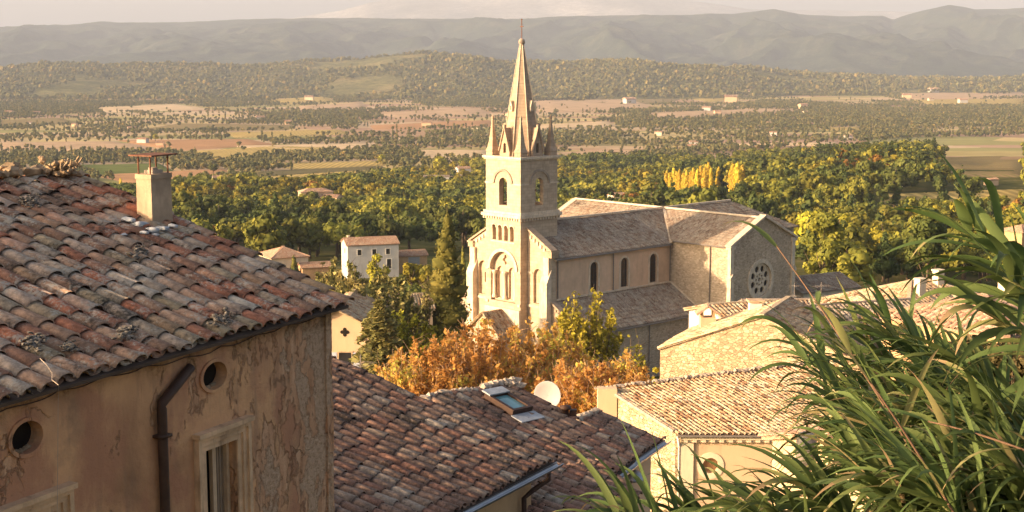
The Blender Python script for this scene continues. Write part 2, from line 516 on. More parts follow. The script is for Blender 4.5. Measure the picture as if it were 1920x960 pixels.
def np_mesh(name, verts, faces, tint=None, smooth=False):
    """verts (N,3); faces: list of (M,k) arrays"""
    me = bpy.data.meshes.new(name)
    verts = np.asarray(verts, np.float32)
    if not isinstance(faces, list):
        faces = [faces]
    faces = [np.asarray(f, np.int32) for f in faces if len(f)]
    nl = sum(f.size for f in faces); nf = sum(len(f) for f in faces)
    me.vertices.add(len(verts)); me.vertices.foreach_set("co", verts.ravel())
    me.loops.add(nl); me.loops.foreach_set("vertex_index", np.concatenate([f.ravel() for f in faces]))
    me.polygons.add(nf)
    cnt = np.concatenate([np.full(len(f), f.shape[1], np.int32) for f in faces])
    st = np.concatenate([[0], np.cumsum(cnt)[:-1]]).astype(np.int32)
    me.polygons.foreach_set("loop_start", st)
    me.polygons.foreach_set("loop_total", cnt)
    if smooth:
        me.polygons.foreach_set("use_smooth", np.ones(nf, bool))
    if tint is not None:
        a = me.attributes.new("tint", 'FLOAT', 'FACE')
        a.data.foreach_set("value", np.asarray(tint, np.float32))
    me.update(calc_edges=True)
    me.validate()
    return me


def np_obj(name, verts, faces, m, parent=None, tint=None, smooth=False):
    me = np_mesh(name, verts, faces, tint, smooth)
    me.materials.append(m)
    return link(bpy.data.objects.new(name, me), parent)


class MB:
    def __init__(s):
        s.v = []; s.f = []; s.t = []

    def add(s, verts, faces, t=0.5):
        b = len(s.v)
        s.v.extend([tuple(map(float, p)) for p in verts])
        for f in faces:
            s.f.append([i + b for i in f]); s.t.append(t)

    def box(s, o, size, ux=(1, 0, 0), uy=(0, 1, 0), uz=(0, 0, 1), t=0.5):
        """o = corner; size along ux, uy, uz"""
        o = np.array(o, float); ux = np.array(ux, float) * size[0]; uy = np.array(uy, float) * size[1]; uz = np.array(uz, float) * size[2]
        q = [o, o + ux, o + ux + uy, o + uy]
        q = q + [p + uz for p in q]
        s.add(q, [(3, 2, 1, 0), (4, 5, 6, 7), (0, 1, 5, 4), (1, 2, 6, 5), (2, 3, 7, 6), (3, 0, 4, 7)], t)

    def tube(s, pts, r, k=8, t=0.5, cap=True):
        pts = [Vector(p) for p in pts]
        rs = r if isinstance(r, (list, tuple)) else [r] * len(pts)
        rings = []
        up = None
        for i, p in enumerate(pts):
            d = (pts[min(i + 1, len(pts) - 1)] - pts[max(i - 1, 0)])
            if d.length < 1e-9: d = Vector((0, 0, 1))
            d.normalize()
            if up is None:
                up = d.orthogonal().normalized()
            else:
                up = (up - d * up.dot(d))
                up = up.normalized() if up.length > 1e-6 else d.orthogonal().normalized()
            w = d.cross(up)
            rings.append([p + (up * math.cos(2 * math.pi * j / k) + w * math.sin(2 * math.pi * j / k)) * rs[i] for j in range(k)])
        verts = [q for rg in rings for q in rg]
        fs = []
        for i in range(len(pts) - 1):
            for j in range(k):
                fs.append((i * k + j, i * k + (j + 1) % k, (i + 1) * k + (j + 1) % k, (i + 1) * k + j))
        if cap:
            fs.append(tuple(range(k - 1, -1, -1))); fs.append(tuple(range((len(pts) - 1) * k, len(pts) * k)))
        s.add(verts, fs, t)

    def slab(s, o, ux, uz, outer, holes, depth, back=True, t=0.5):
        """wall panel: 2D outline with holes, in the plane o + a*ux + b*uz, thickness along -(ux x uz) * depth direction given by vector depth"""
        o = np.array(o, float); ux = np.array(ux, float); uz = np.array(uz, float); dv = np.array(depth, float)
        polys = [outer] + list(holes)
        flat = [p for pl in polys for p in pl]
        tri = tessellate_polygon([[Vector((p[0], p[1], 0)) for p in pl] for pl in polys])
        n = len(flat)
        front = [o + ux * p[0] + uz * p[1] for p in flat]
        verts = front + [p + dv for p in front]
        fs = [tuple(tr) for tr in tri]
        if back:
            fs += [tuple(i + n for i in reversed(tr)) for tr in tri]
        b = 0
        for pl in polys:
            k = len(pl)
            for i in range(k):
                j = (i + 1) % k
                fs.append((b + i, b + j, b + j + n, b + i + n))
            b += k
        s.add(verts, fs, t)

    def prism(s, pts, ext, t=0.5):
        pts = [np.array(p, float) for p in pts]; e = np.array(ext, float); n = len(pts)
        s.add(pts + [p + e for p in pts], [tuple(range(n)), tuple(range(2 * n - 1, n - 1, -1))] + [(i, (i + 1) % n, (i + 1) % n + n, i + n) for i in range(n)], t)

    def lathe(s, c, prof, k=16, t=0.5, ax=None):
        c = np.array(c, float)
        if ax is None:
            X, Y, Z = np.eye(3)
        else:
            Z = np.array(ax, float); Z /= np.linalg.norm(Z)
            X = np.cross(Z, [0, 0, 1.0]); X = X / np.linalg.norm(X); Y = np.cross(Z, X)
        verts = [c + (X * math.cos(2 * math.pi * j / k) + Y * math.sin(2 * math.pi * j / k)) * r + Z * z for r, z in prof for j in range(k)]
        fs = [(i * k + j, i * k + (j + 1) % k, (i + 1) * k + (j + 1) % k, (i + 1) * k + j) for i in range(len(prof) - 1) for j in range(k)]
        s.add(verts, fs, t)

    def build(s, name, m, parent=None, smooth=False, fix=True):
        me = bpy.data.meshes.new(name)
        me.from_pydata(s.v, [], s.f)
        a = me.attributes.new("tint", 'FLOAT', 'FACE')
        a.data.foreach_set("value", np.array(s.t, np.float32))
        if fix:
            bm = bmesh.new(); bm.from_mesh(me)
            bmesh.ops.recalc_face_normals(bm, faces=bm.faces)
            bm.to_mesh(me); bm.free()
        if smooth:
            me.polygons.foreach_set("use_smooth", [True] * len(me.polygons))
        me.materials.append(m)
        return link(bpy.data.objects.new(name, me), parent)


def arch(cx, z0, w, zs, k=12):
    """round headed opening outline: centre cx, foot z0, width w, springing zs"""
    r = w / 2
    return [(cx - r, z0), (cx + r, z0)] + [(cx + r * math.cos(math.pi * i / k), zs + r * math.sin(math.pi * i / k)) for i in range(k + 1)]


def circ(cx, cz, r, k=24):
    return [(cx + r * math.cos(2 * math.pi * i / k), cz + r * math.sin(2 * math.pi * i / k)) for i in range(k)]


def arch_band(mb, o, ux, uz, dv, cx, zs, r0, r1, k=14, legs=0.0):
    """projecting hood: ring sector"""
    pts = [(cx + r1 * math.cos(math.pi * i / k), zs + r1 * math.sin(math.pi * i / k)) for i in range(k + 1)]
    if legs: pts = [(cx + r1, zs - legs)] + pts + [(cx - r1, zs - legs)]
    q = [(cx + r0 * math.cos(math.pi * i / k), zs + r0 * math.sin(math.pi * i / k)) for i in range(k, -1, -1)]
    if legs: q = [(cx - r0, zs - legs)] + q + [(cx + r0, zs - legs)]
    mb.slab(o, ux, uz, pts + q, [], dv)


# ------------------------------------------------------------------ canal tile roofs
def tile_roof(name, O, es, dn, poly, m, parent, s=0.24, c=0.36, rad=0.095, k=6, seed=1, sag=0.03, lod=0, under=True, jit=1.0, hz_=0.95, pan=0.9):
    """O origin; es unit along eave; dn unit down slope; poly list of (s,t). One mesh of tiles + thin underlay faces."""
    rng = np.random.default_rng(seed)
    O = np.array(O, float); es = np.array(es, float); dn = np.array(dn, float)
    nn = np.cross(es, dn); nn /= np.linalg.norm(nn)
    if nn[2] < 0: nn = -nn
    pl = np.array(poly, float)
    smin, smax = pl[:, 0].min(), pl[:, 0].max()

    def interval(sv):
        ts = []
        for i in range(len(pl)):
            a, b = pl[i], pl[(i + 1) % len(pl)]
            if (a[0] - sv) * (b[0] - sv) < 0:
                ts.append(a[1] + (b[1] - a[1]) * (sv - a[0]) / (b[0] - a[0]))
        return (min(ts), max(ts)) if len(ts) >= 2 else None

    S, T0, T1, KIND = [], [], [], []
    nrow = max(1, int(round((smax - smin) / s)))
    step = (smax - smin) / nrow
    for i in range(nrow * 2 + 1):
        sv = smin + i * step / 2
        if i == 0: sv += step * 0.02
        if i == nrow * 2: sv -= step * 0.02
        iv = interval(sv)
        if iv is None: continue
        cover = (i % 2 == 0)
        if not cover and lod >= 1: continue
        t1 = iv[1] + (0.0 if cover else -0.03) + rng.normal() * 0.012 * jit
        off = rng.uniform(0, 0.25) * c * (0 if lod else 1) * jit
        first = True
        while t1 > iv[0] + 0.05:
            ln = c * (1 + rng.normal() * 0.05 * jit) - (off if first else 0)
            first = False
            t0 = max(t1 - ln, iv[0])
            S.append(sv + rng.normal() * 0.008 * jit); T0.append(t0 - (0.05 if t0 > iv[0] + 0.01 else 0)); T1.append(t1); KIND.append(cover)
            t1 = t0
    S = np.array(S); T0 = np.array(T0); T1 = np.array(T1); KIND = np.array(KIND, bool)
    N = len(S)
    ang = np.linspace(0, math.pi, k + 1)
    ca, sa = np.cos(ang), np.sin(ang)
    tint = np.clip(rng.random(N), 0, 1)
    V = []; F = []; TT = []
    base = 0

    def sway(sv, tv):
        return sag * (np.sin(sv * 0.9 + seed) * 0.6 + np.sin(tv * 1.3 + sv * 0.4 + seed * 2.1) * 0.5 + np.sin(sv * 2.7 + tv * 1.9) * 0.25)

    for cover in (True, False):
        idx = np.where(KIND == cover)[0]
        if len(idx) == 0: continue
        n = len(idx)
        r0 = rad * (0.86 if cover else 1.0) * (1 + rng.normal(size=n) * 0.05 * jit)
        r1 = rad * (1.06 if cover else 0.9) * (1 + rng.normal(size=n) * 0.05 * jit)
        skew = rng.normal(size=n) * 0.010 * jit
        rings = []
        th = 0.016
        spec = [(0, 1.0), (1, 1.0), (1, None)] if cover else [(0, 1.0), (1, 1.0)]
        for e, kk in spec:
            rr = (r0 if e == 0 else r1)
            if kk is None: rr = rr - th
            tt = (T0 if e == 0 else T1)[idx]
            ss = S[idx] + skew * (1 if e else -1)
            lift = (0.0 if e == 0 else 0.022) if cover else 0.0
            lift = lift + rng.normal(size=n) * 0.004 * jit + sway(ss, tt)
            sx = ss[:, None] + rr[:, None] * ca[None, :]
            if cover:
                nz = lift[:, None] + rr[:, None] * sa[None, :] * hz_
            else:
                nz = lift[:, None] + 0.03 - rr[:, None] * sa[None, :] * 0.55
            P3 = O + sx[..., None] * es + tt[:, None, None] * dn + nz[..., None] * nn
            rings.append(P3)
        arr = np.stack(rings, 1)        # n, nr, k+1, 3
        nr = arr.shape[1]
        V.append(arr.reshape(-1, 3))
        for r_ in range(nr - 1):
            for j in range(k):
                a = np.arange(n) * nr * (k + 1) + r_ * (k + 1) + j + base
                F.append(np.stack([a, a + 1, a + 1 + (k + 1), a + (k + 1)], 1))
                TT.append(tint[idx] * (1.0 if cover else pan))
        base += n * nr * (k + 1)
    # underlay sheet
    faces = [np.concatenate(F)]
    tt = np.concatenate(TT)
    V = np.concatenate(V)
    o = np_obj(name, V, faces, m, parent, tt, smooth=False)
    if under:
        mb = MB()
        pts = [O + es * p[0] + dn * p[1] - nn * (0.035 if lod == 0 else -0.01) for p in poly]
        mb.prism(pts, -nn * (0.035 if lod == 0 else 0.10))
        u = mb.build("roof_boards", M['underlay'] if lod == 0 else m, o)
    return o


# ------------------------------------------------------------------ terrain meshes
def polar_sheet(name, ys, rs, zf, m, kind='structure', smooth=True):
    A, B = np.meshgrid(rs, ys)
    X = A * np.maximum(np.abs(B), 60); Y = B
    Z = zf(X, Y)
    nx, ny = len(rs), len(ys)
    V = np.stack([X, Y, Z], -1).reshape(-1, 3)
    i = (np.arange(ny - 1)[:, None] * nx + np.arange(nx - 1)[None, :]).ravel()
    F = np.stack([i, i + 1, i + nx + 1, i + nx], 1)
    o = np_obj(name, V, F, m, None, None, smooth)
    return tag(o, kind=kind)


def ground_mat():
    m, nt, b = new_mat("ground_fields", 1.0, 0.0)
    c = coords(nt)
    # fields: stretched cells
    vo = nt.nodes.new("ShaderNodeTexVoronoi")
    vo.inputs["Scale"].default_value = 1.0
    vo.distance = 'MANHATTAN'
    mp = nt.nodes.new("ShaderNodeMapping")
    mp.inputs["Scale"].default_value = (1 / 230, 1 / 120, 0)
    mp.inputs["Rotation"].default_value = (0, 0, 0.25)
    tc = nt.nodes.new("ShaderNodeTexCoord")
    L(nt, tc.outputs["Object"], mp.inputs[0]); L(nt, mp.outputs[0], vo.inputs["Vector"])
    sep = nt.nodes.new("ShaderNodeSeparateColor"); L(nt, vo.outputs["Color"], sep.inputs[0])
    fields = ramp(nt, sep.outputs[0], [(0, (0.40, 0.26, 0.16)), (0.16, (0.48, 0.34, 0.20)), (0.3, (0.38, 0.30, 0.13)), (0.45, (0.52, 0.38, 0.24)),
                                       (0.58, (0.30, 0.27, 0.11)), (0.7, (0.42, 0.27, 0.18)), (0.84, (0.50, 0.38, 0.18)), (1.0, (0.24, 0.23, 0.10))], 'CONSTANT')
    fields = mix(nt, 0.5, fields, ramp(nt, noise(nt, c, 0.02, 5, 0.7), [(0.3, 0.65), (0.7, 1.25)]), 'MULTIPLY')
    near = ramp(nt, noise(nt, c, 0.12, 6, 0.65), [(0.3, (0.055, 0.065, 0.022)), (0.55, (0.10, 0.095, 0.035)), (0.75, (0.19, 0.15, 0.075))])
    sx = nt.nodes.new("ShaderNodeSeparateXYZ"); L(nt, tc.outputs["Object"], sx.inputs[0])
    f = ramp(nt, math_n(nt, 'MULTIPLY', sx.outputs[1], 1 / 2000), [(0.35, 0), (0.55, 1)])
    L(nt, mix(nt, f, near, fields), b.inputs["Base Color"])
    return m


ysn = np.concatenate([np.linspace(-60, 60, 60), np.geomspace(62, 23500, 220)])
polar_sheet("ground", ysn, np.linspace(-0.47, 0.47, 140), ground_z, ground_mat())


def field_mat(name, col, row=None, rowcol=None):
    m, nt, b = new_mat(name, 1.0, 0.0)
    c = coords(nt)
    base = ramp(nt, noise(nt, c, 0.03, 6, 0.7), [(0.3, tuple(x * 0.75 for x in col)), (0.7, tuple(x * 1.2 for x in col))])
    if row:
        wv = nt.nodes.new("ShaderNodeTexWave")
        wv.bands_direction = 'X' if row[1] else 'Y'
        wv.inputs["Scale"].default_value = row[0]
        wv.inputs["Distortion"].default_value = 1.0
        L(nt, c, wv.inputs["Vector"])
        base = mix(nt, ramp(nt, wv.outputs["Fac"], [(0.35, 0), (0.6, 0.8)]), base, rowcol)
    L(nt, base, b.inputs["Base Color"])
    return m


FM = {'tan': field_mat("stubble_field", (0.56, 0.41, 0.25)), 'pink': field_mat("ploughed_field", (0.46, 0.315, 0.195)),
      'gold': field_mat("golden_vines", (0.50, 0.36, 0.13), (0.06, True), (0.28, 0.21, 0.08)),
      'green': field_mat("green_meadow", (0.13, 0.15, 0.045)), 'olive': field_mat("olive_vines", (0.20, 0.17, 0.07), (0.08, True), (0.30, 0.20, 0.11)),
      'rust': field_mat("rust_vines", (0.38, 0.20, 0.10), (0.05, False), (0.46, 0.28, 0.15)), 'dark': field_mat("dark_orchard", (0.075, 0.080, 0.030), (0.10, False), (0.24, 0.18, 0.10))}


def ground_hit(u, v, lo=60.0, hi=22000.0):
    d = ray(u, v)
    ys = np.geomspace(lo, hi, 900)
    zz = d[2] / d[1] * ys
    g = ground_z(d[0] / d[1] * ys, ys)
    k = np.where(zz <= g)[0]
    if len(k) == 0: return None
    y = ys[k[0]]
    return np.array([d[0] / d[1] * y, y, g[k[0]]])


# fields of the plain: outline in photo pixels on the ground
FIELDS = [
    ((0, 268, 215, 266, 330, 285, 0, 284), 'pink'), ((215, 264, 470, 262, 520, 272, 330, 284), 'rust'),
    ((330, 286, 540, 274, 640, 279, 420, 300), 'gold'), ((420, 275, 700, 270, 720, 279, 540, 282), 'tan'),
    ((500, 310, 700, 303, 760, 309, 560, 321), 'gold'), ((470, 334, 720, 318, 760, 327, 520, 346), 'gold'),
    ((480, 323, 720, 312, 730, 319, 470, 334), 'dark'),
    ((130, 311, 300, 307, 330, 322, 170, 330), 'green'), ((170, 330, 420, 318, 470, 332, 240, 345), 'rust'),
    ((330, 232, 560, 236, 540, 245, 250, 246), 'olive'), ((180, 203, 330, 196, 400, 205, 200, 212), 'tan'), ((330, 176, 470, 170, 460, 180, 350, 186), 'green'),
    ((500, 188, 610, 182, 630, 190, 540, 196), 'gold'), ((700, 212, 900, 205, 930, 218, 740, 222), 'pink'),
    ((690, 236, 920, 226, 930, 238, 700, 244), 'rust'), ((1000, 190, 1180, 186, 1240, 204, 1010, 212), 'pink'),
    ((1050, 184, 1260, 160, 1400, 158, 1240, 196, 1070, 196), 'olive'), ((1250, 180, 1420, 166, 1520, 172, 1330, 192), 'gold'),
    ((1210, 213, 1430, 205, 1540, 207, 1240, 222), 'pink'), ((1360, 161, 1490, 158, 1520, 168, 1400, 170), 'gold'),
    ((1690, 175, 1920, 170, 1920, 182, 1700, 187), 'pink'), ((1700, 188, 1920, 186, 1920, 196, 1740, 196), 'gold'),
    ((1045, 287, 1200, 282, 1210, 290, 1045, 299), 'pink'), ((780, 282, 920, 283, 920, 296, 800, 297), 'tan'),
    ((1745, 296, 1925, 293, 1925, 336, 1790, 334), 'olive'), ((1655, 366, 1925, 356, 1925, 384, 1640, 386), 'gold'),
    ((1370, 271, 1570, 268, 1570, 273, 1370, 275), 'tan'), ((1555, 240, 1610, 239, 1620, 245, 1540, 245), 'gold'),
    ((0, 226, 110, 222, 160, 232, 0, 238), 'olive'), ((560, 200, 680, 193, 690, 201, 560, 208), 'pink'),
    ((420, 250, 640, 244, 660, 252, 440, 260), 'gold'), ((1000, 236, 1140, 228, 1160, 236, 1010, 246), 'tan'),
]
FIELD_PX = []
for poly, kind in FIELDS:
    pts = list(zip(poly[0::2], poly[1::2]))
    FIELD_PX.append(np.array(pts, float))
    dens = []
    for i in range(len(pts)):
        a, b = np.array(pts[i], float), np.array(pts[(i + 1) % len(pts)], float)
        for q in range(5):
            dens.append(a + (b - a) * q / 5)
    q3 = [ground_hit(*p) for p in dens]
    if any(q is None for q in q3): continue
    cen = np.mean(q3, 0)
    verts = []
    rings = [1.0, 0.93, 0.62, 0.3]
    for rg in rings:
        for q in q3:
            w = cen + (q - cen) * rg
            verts.append((w[0], w[1], gz(w[0], w[1]) + (-0.4 if rg == 1.0 else 0.3 + w[1] * 0.00035)))
    verts.append((cen[0], cen[1], gz(cen[0], cen[1]) + 0.3 + cen[1] * 0.00035))
    k = len(q3)
    fs = [(r_ * k + i, r_ * k + (i + 1) % k, (r_ + 1) * k + (i + 1) % k, (r_ + 1) * k + i) for r_ in range(3) for i in range(k)]
    fs += [(3 * k + i, 3 * k + (i + 1) % k, 4 * k) for i in range(k)]
    mb = MB(); mb.add(verts, fs)
    tag(mb.build("field", FM[kind], None, True), kind='structure')


def in_field(u, v):
    r = np.zeros(len(u), bool)
    for pl in FIELD_PX:
        ins = np.zeros(len(u), bool)
        j = len(pl) - 1
        for i in range(len(pl)):
            xi, yi = pl[i]; xj, yj = pl[j]
            if yi != yj:
                cond = ((yi > v) != (yj > v)) & (u < (xj - xi) * (v - yi) / (yj - yi) + xi)
                ins ^= cond
            j = i
        r |= ins
    return r


def elev_z(v, Y):
    return Y * math.tan(math.atan((480 - v) / FPX) - PITCH)


def crest_fn(us, vs, Yc):
    zs = [elev_z(v, Yc) for v in vs]
    return lambda r: np.interp(960 + FPX * np.asarray(r) / 0.992, us, zs)


def hills_mat(name, c1, c2, c3, sc):
    m, nt, b = new_mat(name, 1.0, 0.0)
    c = coords(nt)
    n1 = noise(nt, c, sc, 8, 0.68)
    n2 = noise(nt, coords(nt, (1, 1, 3)), sc * 14, 6, 0.75)
    base = ramp(nt, n1, [(0.35, c1), (0.52, c2), (0.68, c3)])
    base = mix(nt, 0.85, base, ramp(nt, n2, [(0.3, 0.35), (0.7, 1.6)]), 'MULTIPLY')
    L(nt, base, b.inputs["Base Color"])
    bump(nt, b, n2, 1.0, 12)
    return m


# wooded hills in the middle of the plain
hill_c = crest_fn([-400, 0, 90, 190, 300, 430, 560, 640, 720, 800, 880, 960, 1060, 1130, 1190, 1260, 1400, 1520, 1600, 2400],
                  [150, 141, 129, 128, 134, 133, 124, 121, 111, 106, 112, 121, 122, 117, 112, 123, 131, 142, 152, 160], 5200)


def hills_z(x, y):
    r = x / y
    base = ground_z(x, y) - 6
    top = hill_c(r)
    wv = 900 * (fbm(r * 9 + 3, y * 0 + 1.3, 5, 3) - 0.5)
    yy = y + wv
    up = sstep(3700, 5200, yy) * (1 - sstep(5250, 6600, yy))
    rel = 0.72 + 0.56 * fbm(x / 520, y / 520, 21, 4)
    crestness = np.exp(-((yy - 5200) / 320.0) ** 2)
    top = top + 26 * (fbm(r * 26 + 1.7, y / 900, 12, 4) - 0.5)
    return base + 34 * np.maximum(0, fbm(x / 650 + 4, y / 520, 71, 3) - 0.47) * 2 * sstep(3500, 4200, y) * (1 - sstep(5000, 5600, y)) + (top - base) * up * (rel * (1 - crestness) + crestness * (0.92 + 0.1 * fbm(x / 200, y / 200, 4, 3))) + 5 * up * fbm(x / 60, y / 60, 8, 3)


polar_sheet("hills", np.linspace(3300, 7000, 150), np.linspace(-0.47, 0.47, 420), hills_z,
            hills_mat("wooded_hill_ground", (0.11, 0.11, 0.045), (0.20, 0.18, 0.075), (0.36, 0.27, 0.13), 0.0035))

# the long range behind them
range_c = crest_fn([-500, 0, 83, 133, 173, 267, 383, 500, 633, 760, 860, 902, 940, 1027, 1110, 1200, 1367, 1410, 1450, 1500, 1575, 1650, 1671, 1700, 1775, 1825, 1870, 1920, 2400],
                   [60, 53, 48, 47, 42, 43, 40, 35, 34, 35, 36, 32, 37, 32, 30, 29, 26, 22, 17, 27, 31, 29, 37, 27, 9, 17, 18, 15, 30], 11800)


def range_z(x, y):
    r = x / y
    top = range_c(r) * (y / 11800.0)
    t = np.clip((y - 7600) / (11800 - 7600), 0, 1)
    prof = np.where(y <= 11800, t ** 0.85, 1 - 0.5 * sstep(11800, 14000, y))
    rid = 1 - np.abs(2 * fbm(x / 1050 + 0.30 * (y / 1500), y / 3000, 31, 6) - 1)
    rid2 = 1 - np.abs(2 * fbm(x / 360 + 9 - y / 900, y / 900, 57, 4) - 1)
    env = 4 * t * (1 - t)
    h = -125 + (top + 125) * prof
    return h + env * (300 * (rid - 0.72) + 130 * (rid2 - 0.7)) + 16 * (fbm(x / 140, y / 140, 77, 3) - 0.5) * t


polar_sheet("mountains", np.concatenate([np.linspace(7500, 11800, 170), np.linspace(11850, 14000, 12)]), np.linspace(-0.47, 0.47, 460), range_z,
            hills_mat("garrigue", (0.026, 0.040, 0.028), (0.046, 0.060, 0.040), (0.09, 0.09, 0.06), 0.004))

far_c = crest_fn([-400, 300, 550, 600, 640, 700, 760, 860, 960, 1060, 1160, 1250, 1300, 1350, 1400, 1450, 1550, 1700, 1800, 2400],
                 [60, 48, 34, 26, 20, 4, -6, -14, -18, -18, -14, -5, 2, 9, 17, 19, 19, 22, 26, 44], 19500)


def far_z(x, y):
    r = x / y
    t = np.clip((y - 15000) / 4500, 0, 1)
    top = far_c(r) * (y / 19500.0)
    rid = 1 - np.abs(2 * fbm(x / 2200, y / 3500, 91, 5) - 1)
    return -130 + (top + 130) * np.where(y <= 19500, t, 1 - 0.3 * sstep(19500, 22000, y)) + 4 * t * (1 - t) * 240 * (rid - 0.7)


polar_sheet("distant_mountain", np.concatenate([np.linspace(14500, 19500, 60), np.linspace(19700, 22000, 6)]), np.linspace(-0.47, 0.47, 300), far_z,
            hills_mat("limestone_mountain", (0.10, 0.095, 0.075), (0.22, 0.20, 0.17), (0.42, 0.38, 0.33), 0.0009))

# hazy air
mb = MB()
mb.box((-11900, -300, -190), (23800, 24300, 1160))
hz = mb.build("haze", bpy.data.materials.new("hazy_air"))
hm = hz.data.materials[0]
hm.use_nodes = True
hn = hm.node_tree
for n in list(hn.nodes):
    if n.type == 'BSDF_PRINCIPLED': hn.nodes.remove(n)
pv = hn.nodes.new("ShaderNodeVolumePrincipled")
pv.inputs["Color"].default_value = (0.69, 0.775, 0.97, 1)
pv.inputs["Density"].default_value = 6.2e-5
pv.inputs["Anisotropy"].default_value = 0.0
L(hn, pv.outputs[0], hn.nodes["Material Output"].inputs["Volume"])
tag(hz, kind='stuff')

# ------------------------------------------------------------------ things measured in world space: an Empty at the base, children keep world coordinates
def world_thing(name, loc, label, cat, group=None):
    return empty(name, tuple(map(float, loc)), label, cat, 0.0, group)


def part(o, root):
    o.parent = root
    o.matrix_parent_inverse = Matrix.Translation(-Vector(root.location))
    return o


def bar(mb, p, q, w, h, up=(0, 0, 1), t=0.5):
    """square bar from p to q, w wide, h high (centred)"""
    p = np.array(p, float); q = np.array(q, float); d = q - p
    l = np.linalg.norm(d); d /= l
    up = np.array(up, float); sd = np.cross(d, up); sd /= np.linalg.norm(sd); up = np.cross(sd, d)
    mb.box(p - sd * w / 2 - up * h / 2, (l, w, h), d, sd, up, t)


# ================================================================== THE CHURCH
CH_AZ = 47.0
CC = P(976, 405, 160.0)
ZB = 19.5
church = empty("church", (CC[0], CC[1], CC[2] - ZB), "pale limestone church with a pointed stone spire and long tiled nave", "church", R(90 - CH_AZ))
W = 5.85
X3 = np.array([1.0, 0, 0]); Y3 = np.array([0, 1.0, 0]); Z3 = np.array([0, 0, 1.0])


def cz(z): return z + ZB


def ct(x, y, z): return np.array([x, y, z + ZB], float)


# tower
m1 = MB()
arc = [arch(y, -3.1, 0.62, -1.62, 8) for y in (1.42, 2.42, 3.42, 4.42)]
big = arch(2.93, -10.2, 4.2, -6.5, 20)
m1.slab(ct(0, 0, 0), Y3, Z3, [(0, -ZB), (W, -ZB), (W, -0.66), (0, -0.66)], [big] + arc, (0.5, 0, 0))
m1.box(ct(0.9, 0, -ZB), (W - 0.9, W, ZB - 0.66))
m1.box(ct(0.5, 0, -ZB), (0.4, 0.5, ZB - 0.66)); m1.box(ct(0.5, W - 0.5, -ZB), (0.4, 0.5, ZB - 0.66))
m1.box(ct(0.5, 0.5, -4.0), (0.35, W - 1.0, 3.3)); m1.box(ct(0.5, 0.5, -ZB), (0.4, W - 1.0, ZB - 10.3))
# belfry walls
op = arch(W / 2, 1.0, 1.35, 3.5, 10)
rect = [(0, 0.3), (W, 0.3), (W, 6.2), (0, 6.2)]
m1.slab(ct(0, 0, 0), Y3, Z3, rect, [op], (0.6, 0, 0))
m1.slab(ct(W, 0, 0), Y3, Z3, rect, [op], (-0.6, 0, 0))
side = [(0.6, 0.3), (W - 0.6, 0.3), (W - 0.6, 6.2), (0.6, 6.2)]
m1.slab(ct(0, 0, 0), X3, Z3, side, [op], (0, 0.6, 0))
m1.slab(ct(0, W, 0), X3, Z3, side, [op], (0, -0.6, 0))
m1.box(ct(0.6, 0.6, 0.3), (W - 1.2, W - 1.2, 0.5))
tower = m1.build("bell_tower", M['stone'], church)
# mouldings
for lv_ in (((-0.32, 0.34, 0.42), (0.02, 0.3, 0.22)), ((6.2, 0.16, 0.14), (6.36, 0.26, 0.30))):
    m2 = MB()
    for z, h, o_ in lv_:
        m2.box(ct(-o_, -o_, z), (W + 2 * o_, W + 2 * o_, h))
    if lv_[0][0] < 0:
        for i in range(15):
            q = -0.2 + i * (W + 0.4 - 0.22) / 14
            m2.box(ct(-0.30, q, -0.64), (0.302, 0.22, 0.318)); m2.box(ct(q, -0.30, -0.64), (0.22, 0.302, 0.318))
    m2.build("cornice", M['stone_trim'], tower)
for a, b in ((0.0, W / 2 - 1.66), (W / 2 + 1.66, W)):
    for q in range(2):
        m2 = MB()
        if q: m2.box(ct(-0.09, a - 0.09 * (a == 0), 3.42), (0.091, b - a + 0.09, 0.17))
        else: m2.box(ct(a + 0.0, -0.09, 3.42), (b - a + 0.09 * (b == W), 0.091, 0.17))
        m2.build("string_course", M['stone_trim'], tower)
for a, b in ((-0.002, 0.42), (W - 0.42, W + 0.002)):
    m2 = MB(); m2.box(ct(-0.10, a, -6.62), (0.101, b - a, 0.2)); m2.build("impost", M['stone_trim'], tower)
    m2 = MB(); m2.box(ct(-0.14, a, -10.5), (0.141, b - a, 0.3)); m2.build("plinth_block", M['stone_trim'], tower)
m2 = MB(); m2.box(ct(-0.10, 0.9, -3.32), (0.101, W - 1.8, 0.16)); m2.build("arcade_sill", M['stone_trim'], tower)
m2 = MB(); m2.box(ct(-0.25, -0.02, -ZB), (0.251, W + 0.04, ZB - 10.9)); m2.build("plinth", M['stone_trim'], tower)
for u_, v_ in ((Y3, (-0.13, 0, 0)), (X3, (0, -0.13, 0))):
    m3 = MB(); arch_band(m3, ct(0, 0, 0), u_, Z3, v_, W / 2, 3.5, 1.40, 1.66); m3.build("belfry_hood", M['stone_dark'], tower)
m3 = MB(); arch_band(m3, ct(0, 0, 0), Y3, Z3, (-0.16, 0, 0), 2.93, -6.5, 2.14, 2.52, 20); m3.build("arch_moulding", M['stone_trim'], tower)
for y in (1.42, 2.42, 3.42, 4.42):
    m3 = MB(); arch_band(m3, ct(0, 0, 0), Y3, Z3, (-0.08, 0, 0), y, -1.62, 0.33, 0.47, 8); m3.build("arcade_moulding", M['stone_trim'], tower)
